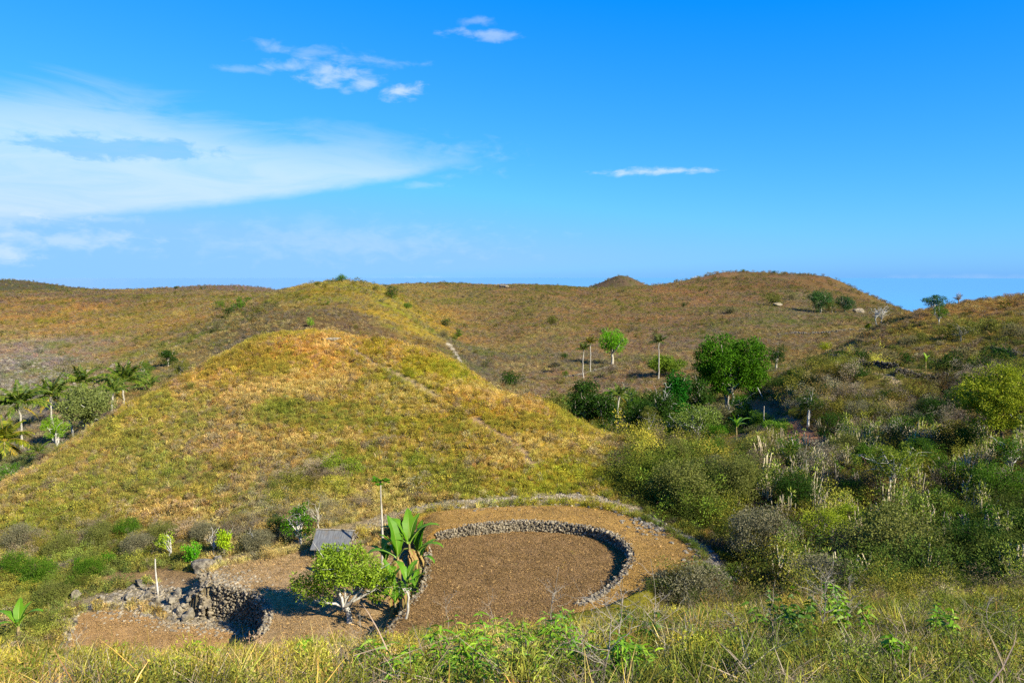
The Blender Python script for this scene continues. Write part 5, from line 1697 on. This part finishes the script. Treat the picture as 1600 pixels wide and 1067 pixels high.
near_shrubs = [
    (1065, 800, 130, 100, G_OLIVE, 'big grey-green dome bush at the right end of the field'), (1150, 790, 100, 100, G_OLIVE, 'tall rounded grey-green bush behind the big dome bush'), (1018, 765, 60, 45, G_MID, 'green bush at the right foot of the mound'), (1190, 880, 130, 100, G_GREY, 'large grey twiggy bush right of the field'), (1085, 940, 150, 52, G_GREY, 'wide low olive-green bush at the near right corner of the field'),
    (1120, 760, 60, 56, G_GREY, 'grey bush between the two big dome bushes'), (1245, 800, 90, 80, G_DARK, 'dark round bush below the pale dry stalks'), (1290, 855, 100, 70, (S(130, 150, 24), S(176, 184, 50)), 'yellow-green bush right of the large grey twiggy bush'), (1400, 895, 200, 110, G_OLIVE, 'broad fine-leaved olive bush in the middle of the near right slope'), (1530, 880, 120, 80, G_DARK, 'dark low bush at the near right edge of the scrub'),
    (1280, 940, 120, 90, G_GREY, 'grey bush with bare upright twigs behind the foreground grass'), (1180, 720, 60, 40, G_OLIVE, 'olive bush at the near end of the red path'), (1320, 720, 70, 50, G_OLIVE, 'pale olive bush above the dry stalks on the right slope'), (1250, 740, 60, 40, G_DARK, 'dark bush above the pale dry stalk clump'), (1500, 720, 90, 70, G_DARK, 'dark leafy bush below the yellow-green tree'),
    (1460, 660, 70, 46, G_DARK, 'dark bush left of the yellow-green tree'), (1390, 640, 60, 36, G_DARK, 'dark bush on the shaded slope below the terraces'), (1560, 790, 100, 80, G_MID, 'green leafy bush at the right edge above the dry stalks'), (1440, 740, 80, 60, G_MID, 'green bush behind the sparse white-trunked tree'), (1330, 790, 60, 46, G_MID, 'green bush left of the sparse white-trunked tree'), (1470, 810, 60, 50, G_MID, 'green bush right of the white trunk among stalks'),
    (1340, 660, 60, 40, G_GREY, 'grey sunlit bush below the terraces on the right slope'), (1410, 690, 60, 44, G_MID, 'green bush above the crown of the sparse white-trunked tree'), (985, 720, 40, 30, G_OLIVE, 'small olive bush on the lower right end of the mound'), (1050, 725, 70, 44, G_OLIVE, 'olive bush between the mound and the valley trees'),
    (1110, 715, 60, 36, G_MID, 'green bush in front of the white-trunked valley tree'), (405, 862, 60, 40, G_GREY, 'grey dry bush in the scrub at the foot of the mound'), (215, 870, 60, 44, G_GREY, 'grey-brown bush left of the pole at the mound foot'), (160, 850, 60, 40, G_OLIVE, 'olive bush at the left foot of the mound'), (60, 915, 70, 50, G_MID, 'green bush at the left edge above the corner banana'), (30, 860, 70, 50, G_GREY, 'grey bush at the left edge of the mound'), (430, 835, 36, 36, G_DARK, 'dark bush left of the white-branched small tree'),
]
near_shrubs += [(20, 900, 60, 44, G_MID, 'green bush at the left edge halfway down the mound foot'), (95, 870, 60, 40, G_OLIVE, 'olive bush in the scrub at the far left of the mound foot'), (140, 905, 56, 40, G_MID, 'green bush just above the lone pale rock'), (85, 940, 60, 40, G_OLIVE, 'olive bush beside the low crumbling wall'), (255, 850, 56, 40, G_OLIVE, 'olive bush behind the yellow-green sapling'), (320, 845, 50, 36, G_GREY, 'grey bush behind the vivid green upright bush'), (200, 838, 50, 34, G_MID, 'green bush on the lower mound above the bare pole')]
for i, (px, py, w, hg, cols, lab) in enumerate(near_shrubs):
    if cols in (G_OLIVE, G_GREY):
        cols = tuple(tuple(np.array(c) * np.array([1.12, 1.15, 1.5])) for c in cols)
    shrub(lab, px, py, w, hg, cols, 500 + i, 30, None, None, 110, 'bush', 0.052, 90)


right_trees = [
    (1232, 735, 46, 58, G_MID, 'small leafy tree above the feathery stalk clump near the red path'), (1300, 700, 50, 60, G_DARK, 'small dark tree in the half-shaded upper scrub'), (1352, 742, 44, 54, G_MID, 'small tree left behind the sparse white-trunked tree'), (1428, 742, 52, 66, G_DARK, 'small dark tree touching the right side of the sparse crown'), (1482, 772, 56, 62, G_MID, 'bright-topped small tree right of the sparse white-trunked tree'),
    (1528, 776, 50, 60, G_DARK, 'small dark tree under the thin dead trunk'), (1578, 745, 60, 66, G_MID, 'leafy small tree at the right edge below the yellow-green crown'), (1442, 695, 50, 52, G_DARK, 'small dark tree on the shaded slope left of the yellow-green crown'), (1372, 668, 44, 42, G_OLIVE, 'small olive tree below the short terrace wall'), (1265, 655, 44, 44, G_DARK, 'small dark tree on the bank above the pale cut trunk'),
    (1225, 622, 40, 34, G_DARK, 'small dark tree on the bank right of the leaning pole'), (1495, 655, 52, 52, G_DARK, 'small dark tree at the left foot of the yellow-green tree'), (1590, 700, 60, 70, G_DARK, 'dark tree at the right edge under the yellow-green crown'), (1405, 835, 60, 60, G_OLIVE, 'olive small tree behind the broad fine-leaved bush'), (1325, 835, 50, 50, (S(120, 144, 24), S(170, 182, 46)), 'small yellow-green tree beside the yellow-green bush'), (1590, 860, 60, 66, G_DARK, 'dark tree at the right edge among the pale stalks')]
for i, (px, py, w, up, cols, lab) in enumerate(right_trees):
    by_px('small_tree', lab, px, py, py - up, w, cols, 40, seed=1500 + i, crown_low=0.2, n_clump=38, n_leaf=46, bark=M_BARK_W if i % 3 == 0 else M_BARK_D, fork=0.3)


# stalk shrubs: bundles of pale upright stems with small leaf heads
def stalk_mesh(seed, cols=G_MID):
    rng = np.random.default_rng(seed)
    sb, lb = MB(), MB()
    n = int(rng.integers(6, 11))
    tips = []
    for k in range(n):
        a = rng.random() * 6.283
        b = np.array([math.cos(a), math.sin(a), 0]) * rng.random() * 0.16
        e = np.array([math.cos(a), math.sin(a), 0]) * rng.uniform(0.05, 0.45) + np.array([0, 0, rng.uniform(0.6, 1.15)])
        pts = bent(b - np.array([0, 0, 0.1]), e, rng, 0.05, 5)
        tube(sb, pts, np.linspace(0.034, 0.022, 5), 5)
        tips.append(e)
        if rng.random() < 0.6:
            q = pts[3]
            e2 = q + np.array([rng.normal() * 0.12, rng.normal() * 0.12, 0.28])
            tube(sb, bent(q, e2, rng, 0.1, 3), [0.024, 0.02, 0.016], 5)
            tips.append(e2)
    tips = np.array(tips)
    keep = tips[rng.random(len(tips)) < 0.6]
    blob_leaves(lb, rng, keep, np.full(len(keep), 0.13), 16, 0.15, 0.07, *cols, shell=0.2)
    s, l = sb.mesh('stems', True), lb.mesh('leaf_heads')
    s.materials.append(M_TWIG)
    l.materials.append(M_LEAF)
    return s, l


STALKS = [stalk_mesh(600 + i) for i in range(6)]
SG = 'pale stalk shrubs standing on the right slope'
stalk_spots = [(1210, 770, 1.5, 'pale dry feathery stalk clump right of the dome bushes'), (1262, 745, 1.1, 'stalk clump above the dark round bush on the right slope'), (1303, 752, 1.2, 'stalk clump left of the sparse white-trunked tree, upper one'), (1340, 770, 1.2, 'stalk clump immediately left of the white trunk'), (1310, 800, 1.0, 'stalk clump left of the white trunk, lower one'), (1365, 795, 1.0, 'short stalk clump beside the foot of the white trunk'),
               (1420, 800, 1.1, 'stalk clump right of the foot of the white trunk'), (1455, 805, 1.5, 'tall white stalk clump two steps right of the white trunk'), (1476, 840, 1.2, 'leafy stalk clump below the tall white stalks'), (1510, 800, 1.6, 'tallest stalk clump in the right scrub'), (1508, 850, 1.5, 'bundle of pale stalks in front of the dark gap'), (1545, 850, 1.6, 'broad bundle of pale stalks near the right edge'), (1560, 835, 1.4, 'stalk bundle just right of the broad bundle'), (1580, 845, 1.3, 'stalk bundle at the right edge of the picture'), (1530, 740, 1.2, 'stalk clump under the thin dead trunk'), (1500, 700, 1.2, 'grey stalk clump left of the thin dead trunk'),
               (1330, 710, 1.1, 'stalk clump on the upper right slope in half shade'), (1285, 700, 1.0, 'small stalk clump near the end of the red path'), (1230, 710, 1.0, 'small stalk clump right of the bushes by the red path'), (1345, 640, 1.4, 'branching grey stalk shrub below the terraces'), (1322, 660, 1.2, 'pale stalk shrub in the sun below the long terrace wall'), (1395, 790, 1.0, 'short stalks right behind the white trunk'), (1440, 770, 1.0, 'stalks between the white trunk and the tall stalk clump'), (1290, 780, 0.9, 'small stalk clump above the yellow-green bush')]
for i, (px, py, s, lab) in enumerate(stalk_spots):
    p = on_ground(px, py, 40)
    t_ = thing('stalk_shrub', (p.x, p.y, p.z), lab, 'shrub', SG, i * 1.7, (s, s, s * 1.15))
    a, b = STALKS[i % 6]
    o1 = link('stems', a, t_)
    o2 = link('leaf_heads', b, t_)
    o2.color = (*(np.array([1.0, 1.0, 1.0]) * (0.8 + 0.4 * ((i * 37) % 10) / 10)), 1)

# undergrowth of the right slope: fine twiggy bushes past counting
def p_bush(seed, n=1500, leaf=0.06, lw=0.024):
    rng = np.random.default_rng(seed)
    mb = MB()
    for _ in range(16):
        d = unit(rng.normal(size=3) * np.array([1, 1, 0.5]) + np.array([0, 0, 0.9]))
        tube(mb, bent((0, 0, -0.1), d * np.array([0.9, 0.9, 0.8]) * rng.uniform(0.6, 1.05), rng, 0.08, 4), np.linspace(0.016, 0.004, 4), 3, (0.9, 0.8, 0.75), False)
    cs = rng.normal(size=(26, 3)) * np.array([0.40, 0.40, 0.25]) + np.array([0, 0, 0.5])
    cs[:, 2] = np.clip(cs[:, 2], 0.1, 0.95)
    for c in cs:
        m = n // 26
        d = unit(rng.normal(size=(m, 3)))
        leaves(mb, rng, c + d * 0.22 * rng.random((m, 1)) ** 0.5, d + np.array([0, 0, 0.4]) + rng.normal(size=(m, 3)) * 0.4, leaf * rng.uniform(0.6, 1.3, m), np.full(m, lw), np.ones((m, 3)) * rng.uniform(0.6, 1.4, (m, 1)))
    return proto(mb, 'bush_source')


def p_stalk(seed):
    rng = np.random.default_rng(seed)
    mb = MB()
    for k in range(8):
        a = rng.random() * 6.283
        e = np.array([math.cos(a) * 0.35 * rng.random(), math.sin(a) * 0.35 * rng.random(), rng.uniform(0.6, 1.1)])
        tube(mb, bent(e * np.array([0.3, 0.3, 0]) - np.array([0, 0, 0.1]), e, rng, 0.06, 4), np.linspace(0.030, 0.018, 4), 4, (1.5, 1.4, 1.35), False)
        if rng.random() < 0.6:
            m = 14
            d = unit(rng.normal(size=(m, 3)))
            leaves(mb, rng, e + d * 0.08, d + np.array([0, 0, 0.5]), np.full(m, 0.14), np.full(m, 0.05), np.array([0.62, 0.80, 0.20]) * rng.uniform(0.7, 1.3, (m, 1)))
    return proto(mb, 'stalk_source')


bush_protos = [p_bush(700 + i) for i in range(5)]
stalk_protos = [p_stalk(720 + i) for i in range(4)]
x, y = annulus(36, 118, 0.7, 42, 8)
px_, d_ = pxd(x, y)
dens = fbm(x, y, 9.0, 3, 88)
zt_ = terrain(x, y)[0]
pyv = HORIZON - zt_ / y * FPX
right = (px_ > 985 + 0.55 * np.maximum(d_ - 62, 0)) & ~((d_ > 66) & (px_ < 1180)) & ~((d_ < 50) & (px_ < 1070))
upper = (d_ > 92) & (px_ > 1330)
keep = right & (RG.random(len(x)) < np.where(upper, 0.12, 0.62) + dens * 1.6)
P, k = spots(x, y, keep, 1.5)
base = ground_color(P[:, 0], P[:, 1])
put_cover('undergrowth', 'dense olive and dark green scrub over the shaded right slope', P, (0.9, 2.5), bush_protos, tints(base * 1.0, (0.4, 0.4, 4, 5.5, 2.5, 0.1), 1.05, 0.6, P, 6.0, 0.5), 1.0, 0.2)
x, y = annulus(40, 85, 0.5, 42, 10)
px_, d_ = pxd(x, y)
P, k = spots(x, y, (px_ > 1180) & (fbm(x, y, 8.0, 3, 89) > -0.06), 0.5)
put_cover('undergrowth', 'small pale stalk plants through the right slope scrub', P, (0.9, 1.9), stalk_protos, np.array(S(176, 166, 136)) * RG.uniform(0.7, 1.3, (len(P), 1)) * 1.2, 1.1, 0.12)
x, y = annulus(23, 40, 0.9, 42, 7)
px_, d_ = pxd(x, y)
P, k = spots(x, y, (px_ > 1030 + (38 - d_) * 6))
put_cover('undergrowth', 'low olive scrub between the near slope and the right hillside', P, (0.5, 1.2), bush_protos, tints(ground_color(P[:, 0], P[:, 1]), (0.6, 0.4, 3, 4, 4, 0.2), 0.8, 0.6, P, 4.0, 0.4), 0.9, 0.2)
# low scrub at the mound foot left of the field
x, y = annulus(40, 62, 1.1, -10, -37)
px_, d_ = pxd(x, y)
pyv = HORIZON + 0 * x
P, k = spots(x, y, (fbm(x, y, 5.0, 3, 90) > sstep(y, 52, 62) * 0.2 - 0.15), 0.5)
put_cover('undergrowth', 'greyish scrub along the left foot of the mound', P, (0.5, 1.4), bush_protos, tints(ground_color(P[:, 0], P[:, 1]), (1.2, 0.8, 4, 2.4, 6, 0.3), 1.2, 0.65, P, 4.0, 0.35), 0.8, 0.15)
# valley floor undergrowth between the trees
x, y = annulus(78, 150, 0.35, 20, 3)
px_, d_ = pxd(x, y)
P, k = spots(x, y, (px_ > 850 + (d_ - 78) * 0.2) & (d_ < 130), 1.2)
put_cover('undergrowth', 'leafy undergrowth between the valley trees', P, (0.8, 2.0), bush_protos, tints(ground_color(P[:, 0], P[:, 1]) * 0.7, (0.8, 0.3, 3, 5, 2, 0.3), 1.1, 0.7), 0.8, 0.1)
x, y = annulus(86, 150, 0.16, -22, -37)
P, k = spots(x, y)
put_cover('undergrowth', 'leafy undergrowth between the left valley palms', P, (0.6, 1.5), bush_protos, tints(ground_color(P[:, 0], P[:, 1]) * 0.8, (1, 0.3, 3, 5, 2, 0.3), 1.1, 0.6), 0.7, 0.1)

# dry litter and sparse tufts on the soil of the terraces
def p_litter(seed):
    rng = np.random.default_rng(seed)
    mb = MB()
    n = 26
    p = np.c_[rng.uniform(-0.5, 0.5, (n, 2)), rng.uniform(0.005, 0.05, n)]
    ax = np.c_[rng.normal(size=(n, 2)), rng.normal(size=n) * 0.25]
    leaves(mb, rng, p, ax, rng.uniform(0.05, 0.16, n), rng.uniform(0.02, 0.05, n), np.ones((n, 3)) * np.exp(rng.normal(size=(n, 1)) * 0.3))
    for _ in range(4):
        mb.add(stone_verts(rng) * rng.uniform(0.015, 0.05) * np.array([1, 1, 0.8]) + np.array([*rng.uniform(-0.5, 0.5, 2), 0.01]), ICO_F, np.array([0.55, 0.5, 0.48]) * rng.uniform(0.6, 1.2))
    return proto(mb, 'litter_source')


x, y = annulus(31, 54, 26, 22, -34)
z, w = terrain(x, y)
k = (w >= 0) & (RG.random(len(x)) < np.where(w == 0, 1.0, 0.4))
P = np.c_[x, y, z][k]
wk = w[k]
tn = np.where((wk == 0)[:, None], np.array(S(160, 128, 82)), np.array(S(188, 152, 98))) * np.exp(RG.normal(size=(len(P), 1)) * 0.22)
put_cover('dry_litter', 'short dead stalks, leaves and clods on the dug soil of the terraces', P, (0.45, 0.8), [p_litter(740 + i) for i in range(5)], tn, 1.0, 0.06)
x, y = annulus(31, 54, 0.8, 22, -34)
z, w = terrain(x, y)
k = (w >= 0) & ((w != 0) | (RG.random(len(x)) < 0.5)) & (fbm(x, y, 3.0, 3, 93) > 0)
P = np.c_[x, y, z][k]
put_cover('grass', 'sparse short dry tufts on the soil of the terraces', P, (0.06, 0.2), tuft_protos, tints(np.array([S(200, 168, 96)]) * np.ones((len(P), 1)), (3, 4, 3, 1, 1, 0), 1.2), 0.8, 0.4)
# pale dry grass fringe on the stony bank behind the field
F_ = along([(560, 828), (620, 808), (680, 795), (760, 788), (860, 785), (950, 790), (1000, 806)], 2200, 0.8, 30, 71)
put_cover('grass', 'bleached dry grass among the stones behind the field', F_, (0.15, 0.38), tuft_protos + twig_protos, np.array(S(196, 176, 138)) * RG.uniform(0.6, 1.25, (len(F_), 1)), 0.8, 0.3)
F_ = along([(345, 888), (400, 876), (450, 872), (480, 862)], 420, 0.7, 30, 72)
put_cover('grass', 'straw-coloured dry grass left of the hut', F_, (0.15, 0.4), tuft_protos + twig_protos, np.array(S(204, 172, 122)) * RG.uniform(0.6, 1.25, (len(F_), 1)), 0.7, 0.4)

# ---------------------------------------------------------------- foreground slope
x, y = annulus(3.5, 31, 24, 46)
keep = RG.random(len(x)) < np.where(np.hypot(x, y) > 21, 0.35, 1.0)
P, k = spots(x, y, keep)
gc = ground_color(P[:, 0], P[:, 1])
kind = RG.random(len(P)) + 1.3 * fbm(P[:, 0], P[:, 1], 2.5, 3, 91)
far_ = np.hypot(P[:, 0], P[:, 1]) > 6.2
a_, b_, c_ = (kind < 0.46) | ((kind < 0.80) & ~far_), (kind >= 0.46) & (kind < 0.80) & far_, (kind >= 0.80) & far_
put_cover('grass', 'long yellow-green and dry grass on the near slope', P[a_], (0.24, 0.52), fine_protos, tints(gc[a_], (3, 3.2, 4.5, 3.5, 2.0, 1.2), 1.6, 0.6, P[a_], 2.2, 0.35), 1.0, 0.28)
put_cover('weeds', 'small weeds through the grass of the near slope', P[b_], (0.22, 0.55), [p_weed(800 + i, 150, 0.10, 0.032, 0.85, 0.42, 12) for i in range(4)], tints(gc[b_], (0.2, 0.0, 5, 6.5, 1.4, 0.0), 1.4, 0.65, P[b_], 2.0, 0.25), 1.0, 0.25)
put_cover('dry_twigs', 'tangled grey and brown dead stems through the near grass', P[c_], (0.35, 0.75), [p_twig(820 + i, 34, 0.010, 0.9) for i in range(4)], tints(gc[c_], (2, 3, 0.3, 0, 5, 1.2), 1.3, 0.8, P[c_], 2.0, 0.3), 0.9, 0.35)
# seed-head grass clumps standing higher
x, y = annulus(7.5, 21, 0.35, 42)
P, k = spots(x, y)
put_cover('grass', 'taller fresh grass clumps on the near slope', P, (0.4, 0.8), [p_tuft(840 + i, 60, 0.012, 0.45, 0.7, 0.14) for i in range(3)], tints(ground_color(P[:, 0], P[:, 1]), (2, 2, 6, 3, 0.3, 0.3), 1.4, 0.7), 1.0, 0.15)


def leafy_plant(label, pos, h, seed, cols, group, n_stem=5, leaf=0.2, lw=0.03):
    rng = np.random.default_rng(seed)
    root = thing('leafy_plant', (pos.x, pos.y, pos.z), label, 'plant', group)
    sb, lb = MB(), MB()
    for k in range(n_stem):
        a = rng.random() * 6.283
        e = np.array([math.cos(a), math.sin(a), 0]) * rng.uniform(0.1, 0.5) * h + np.array([0, 0, h * rng.uniform(0.6, 1.05)])
        pts = bent(np.array([math.cos(a), math.sin(a), 0]) * 0.06 - np.array([0, 0, 0.08]), e, rng, 0.08, 8)
        tube(sb, pts, np.linspace(0.009, 0.003, 8), 4, (1, 1, 1), False)
        m = 22
        t = np.linspace(0.2, 1.0, m)
        P_ = np.c_[[np.interp(t, np.linspace(0, 1, 8), pts[:, i]) for i in range(3)]].T
        ph = np.arange(m) * 2.4 + rng.random() * 6
        ax = np.c_[np.cos(ph), np.sin(ph), rng.uniform(0.25, 0.8, m)]
        blades(lb, rng, P_, ax, leaf * rng.uniform(0.7, 1.2, m) * (1.1 - 0.4 * t), lw * rng.uniform(0.8, 1.2, m), leaf_colors(rng, m, *cols, 0.12), rng.uniform(0.5, 1.0, m), prof=(0.35, 1.0, 0.7, 0.0))
    sb.obj('stems', M_BARK_D, root)
    lb.obj('leaves', M_WAXY, root)
    return root


C_FRESH = (S(92, 146, 16), S(160, 190, 50))
PG = 'bright green leafy plants along the bottom of the picture'
plants = [(575, 1040, .5, 'small fresh green plant left of the bright green patch'), (700, 1052, .55, 'leafy green plant at the left end of the bright bottom patch'), (735, 1020, .6, 'upright leafy plant with drooping blade-like leaves at the patch left'), (770, 1035, .65, 'broad leafy plant in the middle of the bright bottom patch'), (805, 1010, .65, 'tall leafy plant at the back of the bright bottom patch'), (815, 1055, .6, 'leafy plant at the very bottom edge of the bright patch'), (850, 1030, .65, 'leafy plant right of the middle of the bright patch'), (875, 1005, .6, 'leafy plant before the tall grey twig'), (905, 1035, .55, 'leafy plant with a red stem right side of the bright patch'), (690, 1010, .45, 'small yellowish leafy plant behind the patch'), (960, 1045, .45, 'low leafy plant right of the bare grey sapling'), (1000, 1050, .5, 'yellow-green leafy plant at the bottom right of the bare sapling'), (640, 1060, .45, 'low leafy plant at the bottom edge left of the patch'), (745, 1065, .5, 'arching leafy plant on the bottom edge of the patch')]
for i, (px, py, h, lab) in enumerate(plants):
    p = on_ground(px, py + 22, 2.5)
    leafy_plant(lab, p, h * (0.75 + p.y * 0.035), 900 + i, C_FRESH, PG, 7, 0.19, 0.026)
green2 = [(1195, 985, .6, 'dark leafy weed standing in the grass right of centre'), (1235, 975, .7, 'dark green leafy weed beside the bare grey twigs'), (1310, 960, .7, 'bright leafy weed at the back of the grass on the right'), (1330, 985, .6, 'leafy weed in front of the bright one on the right'), (1255, 1000, .6, 'low dark leafy weed in the right grass'), (1480, 985, .5, 'pale leafy weed near the right edge'), (1400, 1030, .4, 'small leafy weed in the yellow grass at the bottom right'), (985, 985, .5, 'small dark-leaved weed by the bare grey sapling'), (1010, 1000, .5, 'dark-leaved weed right of the bare grey sapling'), (330, 1030, .5, 'leafy weed in the grass at the lower left'), (180, 1015, .5, 'leafy weed below the lower left terrace'), (470, 1030, .4, 'little green weed in the grass left of centre')]
for i, (px, py, h, lab) in enumerate(green2):
    p = on_ground(px, py + 18, 2.5)
    leafy_plant(lab, p, h * (0.75 + p.y * 0.035), 940 + i, (G_MID if i in (0, 1, 4, 7, 8) else C_FRESH), 'leafy weeds in the near grass', 6, 0.16, 0.05)


def dry_sapling(label, pos, h, seed, n=7, lean=0.1, r=0.016, spread=0.6, mat=None):
    n = int(n * 1.5)
    """A dead bare sapling: one stem, side branches, each with its own twigs."""
    rng = np.random.default_rng(seed)
    root = thing('dry_sapling', (pos.x, pos.y, pos.z), label, 'bare sapling')
    mat = mat or M_TWIG
    sb = MB()
    top = np.array([rng.normal() * lean * h, rng.normal() * lean * h * 0.5, h])
    st = bent((0, 0, -0.1), top, rng, 0.05, 9)
    tube(sb, st, np.linspace(r, r * 0.25, 9), 6)
    sb.obj('stem', mat, root)
    for k in range(n):
        bb = MB()
        t = rng.uniform(0.2, 0.92)
        q = st[int(t * 8)]
        a = rng.random() * 6.283
        ln = h * spread * (1.1 - t) * rng.uniform(0.6, 1.2) + 0.1 * h
        e = q + np.array([math.cos(a) * ln, math.sin(a) * ln * 0.6, ln * rng.uniform(0.25, 0.9)])
        bp = bent(q, e, rng, 0.1, 6)
        tube(bb, bp, np.linspace(r * 0.5, r * 0.14, 6), 4)
        for _ in range(8):
            q2 = bp[int(rng.integers(1, 6))]
            e2 = q2 + rng.normal(size=3) * ln * 0.22 + np.array([0, 0, ln * 0.15])
            tube(bb, bent(q2, e2, rng, 0.1, 3), np.linspace(r * 0.24, r * 0.08, 3), 3)
        bb.obj('branch', mat, root)
    return root


saplings = [(940, 1062, 905, 7, 'bare grey sapling with spreading branches at the bottom centre', 9, 0.5), (865, 1000, 885, 5, 'thin straight grey twig rising in front of the field', 6, 0.3), (1012, 1000, 870, 7, 'pale bare sapling reaching up over the near edge of the field', 8, 0.45), (1215, 1000, 905, 6, 'single white twig standing in the grass right of the field', 2, 0.2), (1285, 985, 885, 9, 'bare grey bush of upright twigs before the right slope', 14, 0.6), (1330, 985, 900, 7, 'second bare twig bush right of the upright grey twigs', 10, 0.6), (960, 1020, 900, 8, 'fine dead twig leaning right beside the bare sapling', 6, 0.6), (700, 985, 920, 5, 'thin dead twig in the grass below the banana clump', 4, 0.5), (760, 985, 915, 5, 'thin forked twig at the near edge of the field', 5, 0.7), (560, 1020, 960, 6, 'dry grey twigs below the leafy tree', 7, 0.7), (1150, 1000, 940, 6, 'low dry twig bush in the right grass', 8, 0.8), (1550, 990, 930, 8, 'dry twigs in the grass near the right edge', 8, 0.8), (905, 1050, 985, 5, 'reddish bent twig in the bright green patch', 4, 0.7), (120, 1040, 985, 6, 'dry twigs in the grass at the lower left', 7, 0.8), (1070, 1030, 960, 7, 'dead branched twig in the grass right of the bare sapling', 8, 0.8)]
for i, (px, py, pt, n, lab, nb, sp_) in enumerate(saplings):
    p = on_ground(px, py + 14, 2.5)
    h = max(ray(px, pt)[1] * p.y - p.z, 0.35)
    dry_sapling(lab, p, h, 1000 + i, nb, 0.06, 0.004 + 0.0055 * h, sp_ * 0.8)
